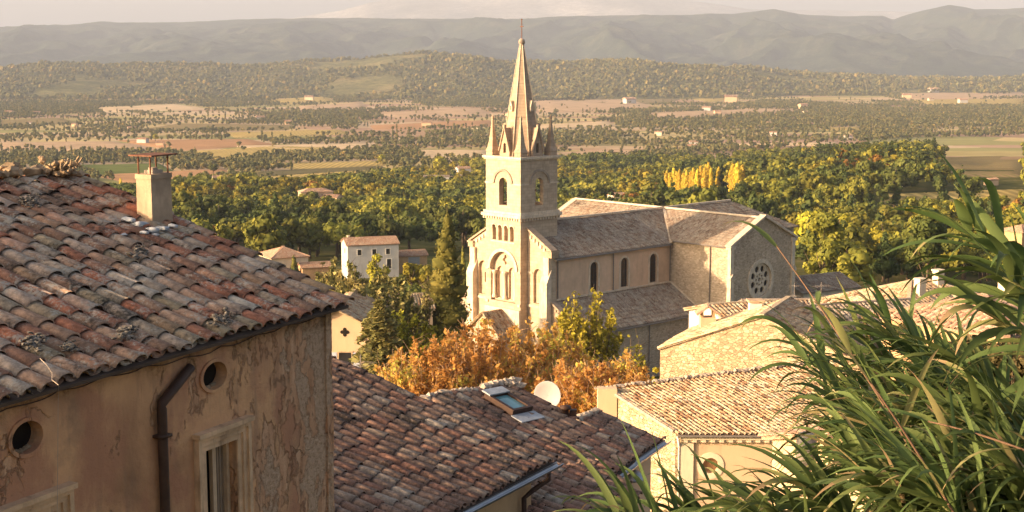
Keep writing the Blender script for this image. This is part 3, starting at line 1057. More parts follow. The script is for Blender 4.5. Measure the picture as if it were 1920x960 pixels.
# tracery of the great arch
m4 = MB()
lan = [arch(2.93 + s * 0.98, -9.9, 1.12, -6.75, 10) for s in (-1, 1)]
quat = []
for i in range(40):
    a = 2 * math.pi * i / 40
    rr = 0.36 + 0.24 * abs(math.cos(2.5 * a + 0.2))
    quat.append((2.93 + rr * math.cos(a), -5.35 + rr * math.sin(a)))
m4.slab(ct(0.5, 0, 0), Y3, Z3, arch(2.93, -10.3, 4.7, -6.5, 18), lan + [quat], (0.28, 0, 0))
m4.build("tracery", M['stone'], tower)
m4 = MB(); m4.box(ct(0.78, 0.5, -10.3), (0.12, W - 1.0, 6.2)); m4.build("blind_panel", M['nave_plaster'], tower)
for y in (1.15, 2.93, 4.71):
    m4 = MB()
    m4.lathe(ct(0.28, y, -9.9), [(0.30, 0), (0.30, 0.25), (0.2, 0.35), (0.19, 2.7), (0.2, 2.72), (0.34, 3.05), (0.34, 3.2), (0, 3.2)], 10)
    m4.build("column", M['stone_trim'], tower, True)
m4 = MB()
m4.lathe(ct(W / 2, W / 2, 1.5), [(0.62, 0), (0.5, 0.25), (0.4, 0.7), (0.3, 0.95), (0.1, 1.05), (0, 1.05)], 14)
m4.box(ct(W / 2 - 0.1, 0.6, 2.6), (0.2, W - 1.2, 0.2))
m4.build("bell", M['iron'], tower, True)
# spire
m5 = MB()
c8 = (W / 2, W / 2)


def octa(r, z, ph=math.pi / 8): return [ct(c8[0] + r * math.cos(ph + k * math.pi / 4), c8[1] + r * math.sin(ph + k * math.pi / 4), z) for k in range(8)]


nz = 14
rings = []
for i in range(nz + 1):
    f = i / nz
    rings.append((2.5 * (1 - f) + 0.25 * f, 6.62 + f * (19.2 - 6.62)))
for (r0, z0), (r1, z1) in zip(rings[:-1], rings[1:]):
    v = octa(r0, z0) + octa(r1 + 0.012, z1 - 0.05) + octa(r1, z1)
    m5.add(v, [(k, (k + 1) % 8, (k + 1) % 8 + 8, k + 8) for k in range(8)] + [(k + 8, (k + 1) % 8 + 8, (k + 1) % 8 + 16, k + 16) for k in range(8)])
spire = m5.build("spire", M['stone_weathered'], church, False, False)
m5 = MB()
for k in range(8):
    a = octa(2.54, 6.62)[k]; b = octa(0.26, 19.2)[k]
    m5.tube([a, b], [0.09, 0.045], 6)
m5.build("arris_roll", M['stone_trim'], spire, True)
m5 = MB()
m5.lathe(ct(c8[0], c8[1], 19.1), [(0.22, 0), (0.24, 0.1), (0.36, 0.25), (0.38, 0.5), (0.3, 0.7), (0.14, 0.8), (0, 0.8)], 12)
m5.build("finial", M['stone_dark'], spire, True)
m5 = MB()
m5.tube([ct(c8[0], c8[1], 19.85), ct(c8[0], c8[1], 22.0)], 0.055, 6)
m5.tube([ct(c8[0] - 0.1, c8[1] - 0.36, 21.25), ct(c8[0] + 0.1, c8[1] + 0.36, 21.25)], 0.05, 6)
m5.lathe(ct(c8[0], c8[1], 21.95), [(0, 0), (0.11, 0.1), (0, 0.22)], 8)
m5.build("cross", M['iron'], spire)
for sx in (0.56, W - 0.56):
    for sy in (0.56, W - 0.56):
        m6 = MB()
        m6.box(ct(sx - 0.52, sy - 0.52, 6.62), (1.04, 1.04, 0.5))
        q = [(0.60, 7.12), (0.44, 7.5), (0.30, 8.3), (0.07, 10.75), (0.12, 10.8), (0.12, 10.95), (0.06, 11.05), (0.04, 11.25)]
        for (r0, z0), (r1, z1) in zip(q[:-1], q[1:]):
            s4 = [(-1, -1), (1, -1), (1, 1), (-1, 1)]
            v = [ct(sx + a * r0, sy + b * r0, z0) for a, b in s4] + [ct(sx + a * r1, sy + b * r1, z1) for a, b in s4]
            m6.add(v, [(k, (k + 1) % 4, (k + 1) % 4 + 4, k + 4) for k in range(4)])
        m6.build("pinnacle", M['stone_weathered'], spire)
for k in range(4):
    u_ = [Y3, X3, Y3, X3][k]; inn = [X3, Y3, -X3, -Y3][k]
    o_ = [ct(0.25, W / 2, 0), ct(W / 2, 0.25, 0), ct(W - 0.25, W / 2, 0), ct(W / 2, W - 0.25, 0)][k]
    m6 = MB()
    m6.slab(o_, u_, Z3, [(-0.80, 6.62), (0.80, 6.62), (0.80, 7.3), (0, 9.85), (-0.80, 7.3)], [arch(0, 7.0, 0.42, 7.9, 6)], inn * 1.5)
    m6.build("lucarne", M['stone_weathered'], spire)
    m6 = MB()
    for s in (-1, 1):
        bar(m6, o_ + u_ * s * 0.88 + Z3 * 7.2 - inn * 0.05, o_ + Z3 * 10.0 - inn * 0.05, 0.12, 0.22, inn)
    m6.box(o_ - u_ * 0.18 - inn * 0.2 + Z3 * 9.85, (0.30, 0.26, 0.35), u_, inn, Z3)
    m6.build("lucarne_coping", M['stone_weathered'], spire)
    m6 = MB()
    m6.slab(o_ + inn * 0.95, u_, Z3, [(-0.2, 11.7), (0.2, 11.7), (0.2, 12.2), (0, 12.9), (-0.2, 12.2)], [[(-0.08, 11.8), (0.08, 11.8), (0.08, 12.3), (-0.08, 12.3)]], inn * 0.9)
    m6.build("spire_slit", M['stone_trim'], spire)
    m6 = MB(); m6.box(o_ - u_ * 0.5 + inn * 0.35 + Z3 * 6.9, (1.0, 0.05, 1.6), u_, inn, Z3); m6.build("lucarne_void", M['void'], spire)

# facade bays beside the tower
def bay(sgn):
    f = (lambda y: y) if sgn > 0 else (lambda y: W - y)
    mb = MB()
    out = [(f(0), -ZB), (f(-3.85), -ZB), (f(-3.85), -3.85), (f(0), -1.65)]
    mb.slab(ct(1.1, 0, 0), Y3, Z3, out, [arch(f(-1.75), -10.0, 1.55, -6.75, 10)], (0.35, 0, 0))
    out2 = [(f(-0.003), -ZB), (f(-3.847), -ZB), (f(-3.847), -3.86), (f(-0.003), -1.66)]
    mb.slab(ct(1.45, 0, 0), Y3, Z3, out2, [[(f(-1.85), -8.6), (f(-1.65), -8.6), (f(-1.65), -7.4), (f(-1.85), -7.4)]], (0.4, 0, 0))
    bay_o = mb.build("facade_bay", M['stone'], church)
    mb = MB()
    a = ct(1.35, f(-4.05), -3.75); b = ct(1.35, f(0), -1.45)
    bar(mb, a, b, 1.0, 0.2)
    mb.box(ct(0.85, min(f(-4.15), f(-3.3)), -4.5), (1.1, 0.85, 0.55)); mb.box(ct(0.75, min(f(-4.25), f(-3.2)), -4.0), (1.3, 1.05, 0.22))
    mb.build("coping", M['stone_weathered'], bay_o)
    mb = MB()
    for i in range(6):
        y = -0.45 - i * 0.55; z = -1.65 + (y) * 0.571
        mb.box(ct(0.95, min(f(y), f(y - 0.3)), z - 0.75), (0.151, 0.3, 0.42))
    y0, y1 = min(f(-3.9), f(-2.75)), max(f(-3.9), f(-2.75))
    mb.box(ct(0.35, y0, -ZB), (0.751, y1 - y0, ZB - 7.4))
    mb.prism([ct(0.35, y0, -7.4), ct(1.1, y0, -7.4), ct(1.1, y0, -5.9)], (0, y1 - y0, 0))
    mb.box(ct(0.75, y0 + 0.15, -7.4), (0.352, y1 - y0 - 0.3, 2.9))
    mb.box(ct(0.98, min(f(-0.004), f(-2.7)), -10.5), (0.121, 2.69, 0.3)); mb.box(ct(1.0, min(f(-0.004), f(-0.85)), -6.62), (0.101, 0.84, 0.18))
    mb.build("buttress", M['stone_trim'], bay_o)
    return bay_o


bay(1); bay(-1)

# nave walls with its three windows
m7 = MB()
WX = (8.35, 13.55, 18.7)
holes = [arch(x, -9.2, 1.3, -6.35, 12) for x in WX]
m7.slab(ct(0, -3.6, 0), X3, Z3, [(1.85, -ZB), (21.9, -ZB), (21.9, -4.62), (1.85, -4.62)], holes, (0, 0.45, 0))
m7.box(ct(1.85, 9.0, -ZB), (20.05, 0.45, ZB - 4.62))
m7.box(ct(1.85, -3.15, -ZB), (0.45, 12.15, ZB - 4.62))
nave = m7.build("nave_wall", M['nave_plaster'], church)
for x in WX:
    mb = MB()
    arch_band(mb, ct(0, -3.6, 0), X3, Z3, (0, -0.035, 0), x, -6.35, 0.66, 0.92, 12, 2.85)
    mb.box(ct(x - 0.95, -3.68, -9.36), (1.9, 0.10, 0.15))
    wf = mb.build("nave_window", M['stone_trim'], church)
    mb = MB(); mb.box(ct(x - 0.66, -3.32, -9.2), (1.32, 0.04, 3.6)); mb.build("glass", M['glass_dark'], wf)
    mb = MB()
    for i in range(7):
        mb.box(ct(x - 0.65, -3.37, -8.85 + i * 0.45), (1.3, 0.05, 0.035))
    mb.box(ct(x - 0.02, -3.375, -9.2), (0.04, 0.055, 3.4))
    mb.build("glazing_bars", M['pipe'], wf)

# transepts and chancel
GX = 27.95; RZ = -1.45; TY = -12.9; NY = 18.75
m8 = MB()
m8.slab(ct(21.9, 0, 0), Y3, Z3, [(TY + 0.5, -ZB), (-3.6, -ZB), (-3.6, -4.15), (TY + 0.5, -4.15)], [], (0.5, 0, 0))
m8.box(ct(33.5, TY + 0.5, -ZB), (0.5, -3.6 - TY - 0.5, ZB - 4.15))
m8.box(ct(21.9, 9.45, -ZB), (12.1, NY - 9.45, ZB - 4.15))
m8.prism([ct(21.9, NY - 0.5, -4.15), ct(34.0, NY - 0.5, -4.15), ct(GX, NY - 0.5, -1.45)], (0, 0.5, 0))
m8.box(ct(22.5, -3.6, -ZB), (24.5, 13.05, ZB - 4.72))
m8.build("transept_wall", M['rubble_grey'], church)
m8 = MB()
rose = circ(27.6, -8.8, 2.05, 32)
slot = []
for i in range(32):
    a = 2 * math.pi * i / 32
    rr = 0.20 + 0.34 * abs(math.cos(2 * a)) ** 3
    slot.append((27.8 + rr * math.cos(a), -3.25 + rr * math.sin(a)))
m8.slab(ct(0, TY, 0), X3, Z3, [(21.9, -ZB), (34.0, -ZB), (34.0, -4.0), (GX, -1.25), (21.9, -4.0)], [rose, slot], (0, 0.5, 0))
gable = m8.build("transept_gable", M['rubble_grey'], church)
m8 = MB()
bar(m8, ct(21.35, TY + 0.1, -4.2), ct(GX + 0.1, TY + 0.1, -1.02), 0.9, 0.24); bar(m8, ct(34.6, TY + 0.1, -4.2), ct(GX - 0.1, TY + 0.1, -1.03), 0.9, 0.24)
m8.build("coping", M['stone_trim'], gable)
m8 = MB()
for x0 in (21.45, 33.55):
    m8.box(ct(x0, TY - 0.35, -ZB), (0.9, 0.8, ZB - 11.6)); m8.box(ct(x0 + 0.12, TY - 0.22, -11.6), (0.66, 0.55, 3.4))
    m8.prism([ct(x0, TY - 0.35, -11.6), ct(x0 + 0.9, TY - 0.35, -11.6), ct(x0 + 0.45, TY - 0.35, -10.9)], (0, 0.7, 0))
    m8.box(ct(x0 + 0.02, TY - 0.32, -8.3), (0.86, 0.7, 0.3)); m8.prism([ct(x0 + 0.02, TY - 0.32, -8.0), ct(x0 + 0.88, TY - 0.32, -8.0), ct(x0 + 0.45, TY - 0.32, -7.5)], (0, 0.6, 0))
    m8.box(ct(x0 + 0.15, TY - 0.15, -8.0), (0.6, 0.45, 3.9)); m8.box(ct(x0 - 0.05, TY - 0.25, -4.6), (1.0, 0.7, 0.45))
    m8.build("corner_buttress", M['stone_trim'], gable)
    m8 = MB()
m8 = MB()
pet = [circ(27.6 + 1.38 * math.cos(k * math.pi / 4 + 0.39), -8.8 + 1.38 * math.sin(k * math.pi / 4 + 0.39), 0.40, 10) for k in range(8)]
pet2 = [circ(27.6 + 0.62 * math.cos(k * math.pi / 4), -8.8 + 0.62 * math.sin(k * math.pi / 4), 0.17, 8) for k in range(8)]
m8.slab(ct(0, TY + 0.14, 0), X3, Z3, circ(27.6, -8.8, 2.04, 32), pet + pet2 + [circ(27.6, -8.8, 0.26, 12)], (0, 0.2, 0))
rs = m8.build("rose_window", M['stone_trim'], church)
m8 = MB(); m8.slab(ct(0, TY + 0.42, 0), X3, Z3, circ(27.6, -8.8, 2.04, 32), [], (0, 0.05, 0)); m8.build("glass", M['glass_dark'], rs)
m8 = MB(); m8.slab(ct(0, TY, 0), X3, Z3, circ(27.6, -8.8, 2.55, 40), [circ(27.6, -8.8, 2.06, 32)], (0, -0.12, 0)); m8.build("surround", M['stone_trim'], rs)

# aisles
m9 = MB()
AY = -8.4
m9.box(ct(1.75, AY, -ZB), (20.15, 0.45, ZB - 12.75))
m9.build("aisle_wall", M['rubble_grey'], church)
for sgn in (1, -1):
    f = (lambda y: y) if sgn > 0 else (lambda y: W - y)
    mb = MB()
    mb.slab(ct(1.25, 0, 0), Y3, Z3, [(f(-3.86), -ZB), (f(-8.4), -ZB), (f(-8.4), -12.55), (f(-3.86), -9.75)],
            [circ(f(-6.3), -14.0, 0.55, 16), [(f(-5.0), -12.4), (f(-4.75), -12.4), (f(-4.75), -11.5), (f(-5.0), -11.5)], [(f(-6.0), -12.7), (f(-5.75), -12.7), (f(-5.75), -11.9), (f(-6.0), -11.9)]], (0.5, 0, 0))
    mb.box(ct(1.62, min(f(-3.9), f(-8.3)), -ZB), (0.12, 4.4, ZB - 12.6))
    aw = mb.build("aisle_facade", M['stone'], church)
    mb = MB(); bar(mb, ct(1.45, f(-8.7), -12.6), ct(1.45, f(-3.86), -9.6), 0.8, 0.2)
    for i in range(6):
        y = -4.3 - i * 0.66; z = -9.75 + (y + 3.86) * 0.62
        mb.box(ct(1.12, min(f(y), f(y - 0.32)), z - 0.6), (0.131, 0.32, 0.4))
    mb.build("coping", M['stone_weathered'], aw)
mb = MB(); mb.box(ct(1.75, 14.0, -ZB), (20.15, 0.3, ZB - 12.75)); mb.prism([ct(1.75, 9.45, -9.7), ct(1.75, 14.3, -12.6), ct(1.75, 9.45, -12.6)], (20.1, 0, 0)); mb.build("north_aisle", M['rubble_grey'], church)


def ch_roof(name, O, es, dn, poly, seed, m='tile_grey'):
    dn = np.array(dn, float); dn /= np.linalg.norm(dn)
    return tile_roof(name, O, es, dn, poly, M[m], church, s=0.30, c=0.62, rad=0.108, k=4, seed=seed, lod=1, sag=0.05, jit=0.8)


nd = np.array([0, -6.95, -3.25]); nl = np.linalg.norm(nd)
ch_roof("nave_roof", ct(0, 2.93, RZ), X3, nd, [(1.55, 0), (GX, 0), (21.35, nl), (1.55, nl)], 11)
ch_roof("nave_roof", ct(0, 2.93, RZ), X3, nd * np.array([1, -1, 1]), [(1.55, 0), (GX, 0), (21.35, nl), (1.55, nl)], 12)
ch_roof("chancel_roof", ct(0, 2.93, RZ), X3, nd, [(GX, 0), (41.6, 0), (47.6, nl), (34.5, nl)], 13)
ch_roof("chancel_roof", ct(0, 2.93, RZ), X3, nd * np.array([1, -1, 1]), [(GX, 0), (41.6, 0), (47.6, nl), (34.5, nl)], 14)
ch_roof("chancel_roof", ct(41.6, 2.93, RZ), Y3, (6.0, 0, -3.25), [(0, 0), (-6.95, 6.82), (6.95, 6.82)], 15)
td = np.array([-6.55, 0, -2.8]); tl = np.linalg.norm(td)
s1 = 2.93 - TY - 0.35
ch_roof("transept_roof", ct(GX, 2.93, RZ), -Y3, td, [(0, 0), (s1, 0), (s1, tl), (6.95, tl)], 16)
ch_roof("transept_roof", ct(GX, 2.93, RZ), -Y3, td * np.array([-1, 1, 1]), [(0, 0), (s1, 0), (s1, tl), (6.95, tl)], 17)
s2 = NY - 2.93 + 0.4
ch_roof("transept_roof", ct(GX, 2.93, RZ), Y3, td, [(0, 0), (s2, 0), (s2, tl), (6.95, tl)], 18)
ch_roof("transept_roof", ct(GX, 2.93, RZ), Y3, td * np.array([-1, 1, 1]), [(0, 0), (s2, 0), (s2, tl), (6.95, tl)], 19)
ad = np.array([0, -5.2, -3.05]); al = np.linalg.norm(ad)
ch_roof("aisle_roof", ct(0, -3.62, -9.62), X3, ad, [(1.8, 0), (21.9, 0), (21.9, al), (1.8, al)], 20)
mb = MB()
bar(mb, ct(1.85, -3.72, -9.42), ct(21.8, -3.72, -9.42), 0.2, 0.16); bar(mb, ct(21.78, -3.7, -9.42), ct(21.78, -8.75, -12.4), 0.2, 0.16)
bar(mb, ct(GX, 2.9, RZ + 0.17), ct(21.4, -4.0, -4.55), 0.3, 0.1); bar(mb, ct(5.9, 2.93, RZ + 0.2), ct(41.5, 2.93, RZ + 0.2), 0.34, 0.2); bar(mb, ct(GX, TY + 0.5, RZ + 0.2), ct(GX, NY, RZ + 0.2), 0.34, 0.2)
bar(mb, ct(GX, NY, RZ + 0.12), ct(21.4, NY, -4.3), 0.9, 0.2)
mb.build("ridge_and_flashing", M['stone_trim'], church)
mb = MB()
for x, y, z0, z1 in ((2.3, -3.72, -9.5, -4.8), (11.5, -3.72, -9.4, -4.8), (21.6, -3.75, -9.4, -4.8), (21.78, -9.8, -17.5, -4.4), (12.6, -8.5, -ZB, -12.9)):
    mb = MB(); mb.tube([ct(x, y, z0), ct(x, y, z1)], 0.075, 6); mb.build("downpipe", M['pipe_grey'], church)
for a, b in (((1.6, -4.08, -4.83), (21.5, -4.08, -4.83)), ((21.33, -4.4, -4.34), (21.33, -12.4, -4.34)), ((1.9, -8.9, -12.82), (21.8, -8.9, -12.82))):
    mb = MB(); mb.tube([ct(*a), ct(*b)], 0.10, 6); mb.build("gutter", M['pipe_grey'], church)
# porch in front of the door
mb = MB()
mb.slab(ct(-3.0, 0, 0), Y3, Z3, [(0.5, -ZB), (5.4, -ZB), (5.4, -13.4), (2.93, -11.3), (0.5, -13.4)], [arch(2.93, -ZB + 0.01, 2.2, -15.2, 10)], (0.5, 0, 0))
mb.box(ct(-2.5, 0.5, -ZB), (2.4, 0.4, 6.0)); mb.box(ct(-2.5, 5.0, -ZB), (2.4, 0.4, 6.0))
porch = mb.build("porch", M['stone'], church)
for s in (-1, 1):
    pd = np.array([0, s * 2.9, -2.45]); pn = np.linalg.norm(pd)
    tile_roof("porch_roof", ct(0, 2.93, -11.05), -X3, pd / pn, [(0.1, 0), (3.3, 0), (3.3, pn), (0.1, pn)], M['tile_pale'], porch, s=0.28, c=0.5, rad=0.12, k=4, seed=31 + s, lod=1)

def lumps(mb, centres, k=1, rnd=None, flat=0.7, t=0.5):
    rnd = rnd or random.Random(1)
    for (c, r) in centres:
        bm = bmesh.new(); bmesh.ops.create_icosphere(bm, subdivisions=k, radius=1.0)
        vs = []
        ph = [rnd.uniform(0, 6) for _ in range(3)]
        for vtx in bm.verts:
            f = r * (1 + 0.22 * math.sin(vtx.co.x * 4 + ph[0]) + 0.18 * math.sin(vtx.co.y * 5 + ph[1]) + 0.15 * rnd.uniform(-1, 1))
            vs.append((c[0] + vtx.co.x * f, c[1] + vtx.co.y * f, c[2] + vtx.co.z * f * flat))
        bm.verts.index_update()
        mb.add(vs, [[q.index for q in f.verts] for f in bm.faces], t)
        bm.free()


# ================================================================== THE OLD HOUSE ON THE LEFT
AZ1 = 26.5
d1 = azv(AZ1); n1 = azv(AZ1 + 90)
E1 = P(656, 568, 17.0)


def solve_slope(E, dh, u, v):
    best = None
    for sl in np.arange(8, 30, 0.25):
        dn = dh * math.cos(R(sl)) - Z3 * math.sin(R(sl))
        lo, hi = 0.2, 25.0
        fu = lambda l: proj(E - dn * l)[0] - u
        if fu(lo) * fu(hi) > 0: continue
        for _ in range(40):
            mid = (lo + hi) / 2
            if fu(lo) * fu(mid) <= 0: hi = mid
            else: lo = mid
        e = abs(proj(E - dn * lo)[1] - v)
        if best is None or e < best[0]: best = (e, sl, lo, dn)
    return best


err, SL1, L1, dn1 = solve_slope(E1, n1, 140, 323)
print("old house roof", err, SL1, L1)
WC = E1 - n1 * 0.20 - d1 * 0.16            # wall corner, plan
wtop = WC[2] + 0.20 * math.tan(R(SL1)) - 0.02
HB = gz(WC[0], WC[1]) - 1.0
old = empty("old_house", (WC[0], WC[1], HB), "old ochre house with flaking plaster and a lichened tile roof, in the shade", "house", R(90 - AZ1))
HT = wtop - HB


def oh(u, v, off=0.0):
    """photo pixel on the street wall -> local (x, z above base)"""
    p0 = np.array([WC[0], WC[1], wtop]) + n1 * off
    q = hit(u, v, p0, n1) - np.array([WC[0], WC[1], HB])
    return float(q @ d1), float(q[2])


def ell(cx, cz_, rx, rz, k=28): return [(cx + rx * math.cos(2 * math.pi * i / k), cz_ + rz * math.sin(2 * math.pi * i / k)) for i in range(k)]


oc = []
for (u, v, w_, h_) in ((49, 820, 62, 62), (401, 704, 47, 52)):
    x, z = oh(u, v); xl, _ = oh(u - w_ / 2, v); xr, _ = oh(u + w_ / 2, v)
    _, zt = oh(u, v - h_ / 2); _, zb_ = oh(u, v + h_ / 2)
    oc.append((x, z, (xr - xl) / 2 * 0.97, (zt - zb_) / 2))
wa = oh(362, 822); wb = oh(461, 786)
wl = oh(127, 912)
zt1 = (wa[1] + wb[1]) / 2
zt2 = wl[1]
w1w = wb[0] - wa[0]
fr = w1w * 0.20
win1 = (wa[0], wb[0], zt1); win2 = (wl[0] - w1w, wl[0], zt2)
print("oculi", oc, "win", win1, win2, "HT", HT)
mb = MB()
holes = [ell(*o) for o in oc]
for (a, b, zt) in (win1, win2):
    holes.append([(a + fr, zt - 2.1), (b - fr, zt - 2.1), (b - fr, zt - fr), (a + fr, zt - fr)])
mb.slab((0, 0, -HT), X3, Z3, [(-10.5, 0), (0, 0), (0, HT), (-10.5, HT)], holes, (0, 0.45, 0))
mb.box((-0.45, 0.452, -HT), (0.45, 6.5, HT)); mb.box((-10.5, 6.95, -HT), (10.5, 0.45, HT))
mb.box((-10.5, 0.46, -HT), (0.4, 6.48, HT))
def drop(o):
    # keep the mesh where it is but measure its material from the wall head, as on the wall
    o.data.transform(Matrix.Translation((0, 0, -HT))); o.location = (0, 0, HT)


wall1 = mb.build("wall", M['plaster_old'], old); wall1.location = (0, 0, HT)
mb = MB()
rng = random.Random(4)
# free corner: ragged rendered edge
for i in range(16):
    z0 = i * HT / 16
    mb.box((-0.10 + rng.uniform(-0.02, 0.01), -0.02 - rng.uniform(0, 0.015), z0), (0.112 + rng.uniform(0, 0.02), 0.2, HT / 16 - 0.012 * rng.random()))
cq = mb.build("corner_stones", M['plaster_old'], old); drop(cq)
for (x, z, rx, rz) in oc:
    mb = MB(); mb.slab((0, 0, 0), X3, Z3, ell(x, z, rx * 1.22, rz * 1.22), [ell(x, z, rx * 0.99, rz * 0.99)], (0, -0.022, 0))
    ov = mb.build("oculus", M['plaster_old'], old); drop(ov)
    mb = MB(); mb.slab((0, 0.13, -HT), X3, Z3, ell(x, z, rx * 1.03, rz * 1.03), [], (0, 0.05, 0)); mb.build("dark_opening", M['void'], ov)
    mb = MB()
    lumps(mb, [((x + rx * t_, 0.09, z - HT - rz * (0.95 - 0.25 * abs(t_))), 0.035) for t_ in (-0.45, -0.2, 0.05, 0.3, 0.5)], 1, rng)
    mb.build("rubble_fill", M['rock'], ov)
for (a, b, zt) in (win1, win2):
    mb = MB()
    for k, (o0, o1, pr) in enumerate(((0.0, 0.28, 0.075), (0.281, 0.62, 0.045), (0.621, 1.0, 0.02))):
        i0, i1 = fr * o0, fr * o1
        mb.slab((0, 0, 0), X3, Z3, [(a + i0, zt - 2.1), (b - i0, zt - 2.1), (b - i0, zt - i0), (a + i0, zt - i0)],
                [[(a + i1, zt - 2.0), (b - i1, zt - 2.0), (b - i1, zt - i1), (a + i1, zt - i1)]], (0, -pr, 0))
    mb.box((a - 0.02, -0.11, zt - 0.003), (b - a + 0.04, 0.12, 0.05))
    wf = mb.build("window", M['frame_old'], old)
    ia, ib = a + fr, b - fr
    mb = MB()
    for x0, w_ in ((ia + 0.01, 0.045), (ia + (ib - ia) * 0.46, 0.06), (ib - 0.05, 0.045)):
        mb.box((x0, 0.10, zt - 2.1), (w_, 0.05, 2.1 - fr - 0.01))
    mb.box((ia, 0.103, zt - fr - 0.05), (ib - ia, 0.045, 0.045))
    mb.build("casement", M['trim_wood'], wf)
    mb = MB(); mb.box((ia - 0.05, 0.20, zt - 2.1), (ib - ia + 0.1, 0.02, 2.1)); mb.build("dark_room", M['void'], wf)
    mb = MB()
    n_ = 9
    for k in range(n_):
        x0 = ia + (ib - ia) * (0.55 + 0.38 * k / n_)
        mb.box((x0, 0.155 + 0.012 * (k % 2), zt - 2.1), ((ib - ia) * 0.38 / n_ + 0.001, 0.015, 2.1 - fr))
    mb.build("curtain", M['curtain'], wf)
mb = MB()
pp = [oh(358, 688, 0.07), oh(303, 757, 0.07), oh(309, 958, 0.07)]
pp = [(pp[0][0], -0.07, pp[0][1]), (pp[1][0], -0.07, pp[1][1]), (pp[1][0] + 0.005, -0.07, 0.5)]
mb.tube(pp[:2] + [(pp[1][0], -0.07, pp[1][2] - 0.05)] + pp[2:], 0.052, 10)
for z in (pp[1][2] - 0.35, pp[1][2] - 1.2):
    mb.box((pp[1][0] - 0.075, -0.135, z), (0.15, 0.135, 0.03))
mb.build("drainpipe", M['pipe'], old, True)
# loops of old cable under the eave
mb = MB()
pts = []
for i in range(60):
    x = -6.3 + i * 0.105
    pts.append((x, -0.03 - 0.01 * math.sin(i * 1.7), HT - 0.16 - 0.035 * abs(math.sin(i * 0.55)) - 0.02 * math.sin(i * 0.21)))
mb.tube(pts, 0.006, 5)
mb.build("cable", M['pipe'], old)

Rinv = Matrix.Rotation(-R(90 - AZ1), 3, 'Z')


def l1(p):
    """world point -> old house local"""
    return np.array(Rinv @ Vector(np.array(p) - np.array([WC[0], WC[1], HB])))


def lv(v): return np.array(Rinv @ Vector(v))


O1 = l1(E1 - dn1 * L1)
LEN1 = 10.2
TS1, TC1 = 0.238, 0.37
roof1 = tile_roof("roof", O1, lv(-d1), lv(dn1), [(0, 0), (LEN1, 0), (LEN1, L1), (0, L1)], M['tile_old'], old, s=TS1, c=TC1, rad=0.106, k=8, seed=5, sag=0.035, hz_=0.62)
nrm1 = np.cross(-d1, dn1); nrm1 = nrm1 if nrm1[2] > 0 else -nrm1
bdn = -n1 * math.cos(R(SL1)) - Z3 * math.sin(R(SL1))
tile_roof("rear_roof", O1, lv(-d1), lv(bdn), [(0, 0.05), (LEN1, 0.05), (LEN1, 3.2), (0, 3.2)], M['tile_old'], old, s=TS1, c=TC1, rad=0.103, k=5, seed=6, sag=0.02)


def on_roof1(u, v, off=0.0):
    return l1(hit(u, v, E1 + nrm1 * off, nrm1))


# ridge: mortar and rubble heap
rng = random.Random(8)
mb = MB()
cs = []
for i in range(95):
    cs.append((O1 + lv(-d1) * (0.05 + i * 0.105) + np.array([0, rng.uniform(-0.05, 0.05), 0.08 + rng.uniform(-0.02, 0.03)]), rng.uniform(0.07, 0.11)))
lumps(mb, cs, 1, rng)
mb.build("ridge_mortar", M['rock'], roof1)
mb = MB()
hp = on_roof1(118, 326, 0.08)
cs = [(hp + np.array([rng.gauss(0, 0.13), rng.gauss(0, 0.08), abs(rng.gauss(0.02, 0.05))]), rng.uniform(0.02, 0.07)) for _ in range(70)]
cs += [(on_roof1(u, v, 0.05) + np.array([0, 0, 0.03]), r) for u, v, r in ((14, 318, 0.09), (26, 316, 0.08), (38, 319, 0.05), (5, 320, 0.07), (80, 305, 0.06), (76, 300, 0.04), (150, 330, 0.07), (60, 322, 0.05))]
lumps(mb, cs, 1, rng)
for k in range(12):
    p = hp + np.array([rng.gauss(0, 0.15), rng.gauss(0, 0.08), 0.08])
    mb.tube([p, p + np.array([rng.gauss(0, 0.10), rng.gauss(0, 0.06), rng.uniform(0.03, 0.14)])], 0.012, 4)
mb.build("ridge_rubble", M['rock'], roof1)
for (u, v, r) in ((62, 640, 11), (235, 622, 9), (415, 597, 10), (262, 470, 7), (60, 375, 9), (130, 650, 6)):
    mb = MB(); cs = []
    for _ in range(60):
        cs.append((on_roof1(u + rng.gauss(0, r), v + rng.gauss(0, r * .7), 0.085 + rng.uniform(0, 0.022)), rng.uniform(0.012, 0.034)))
    lumps(mb, cs, 1, rng, 0.55)
    mb.build("moss_tuft", M['moss_lump'], roof1)
mb = MB()
mb.tube([on_roof1(75, 672, 0.15), on_roof1(88, 685, 0.16), on_roof1(98, 700, 0.13), on_roof1(97, 712, 0.12), on_roof1(110, 722, 0.12)], 0.0035, 5)
mb.tube([on_roof1(110, 722, 0.12)] + [np.array([*q[:1], -0.12, q[1]]) for q in (oh(110, 735, .12), oh(109, 760, .12), oh(108, 900, .12), oh(107, 990, .12))], 0.0022, 4)
mb.build("wire", M['mortar'], roof1)
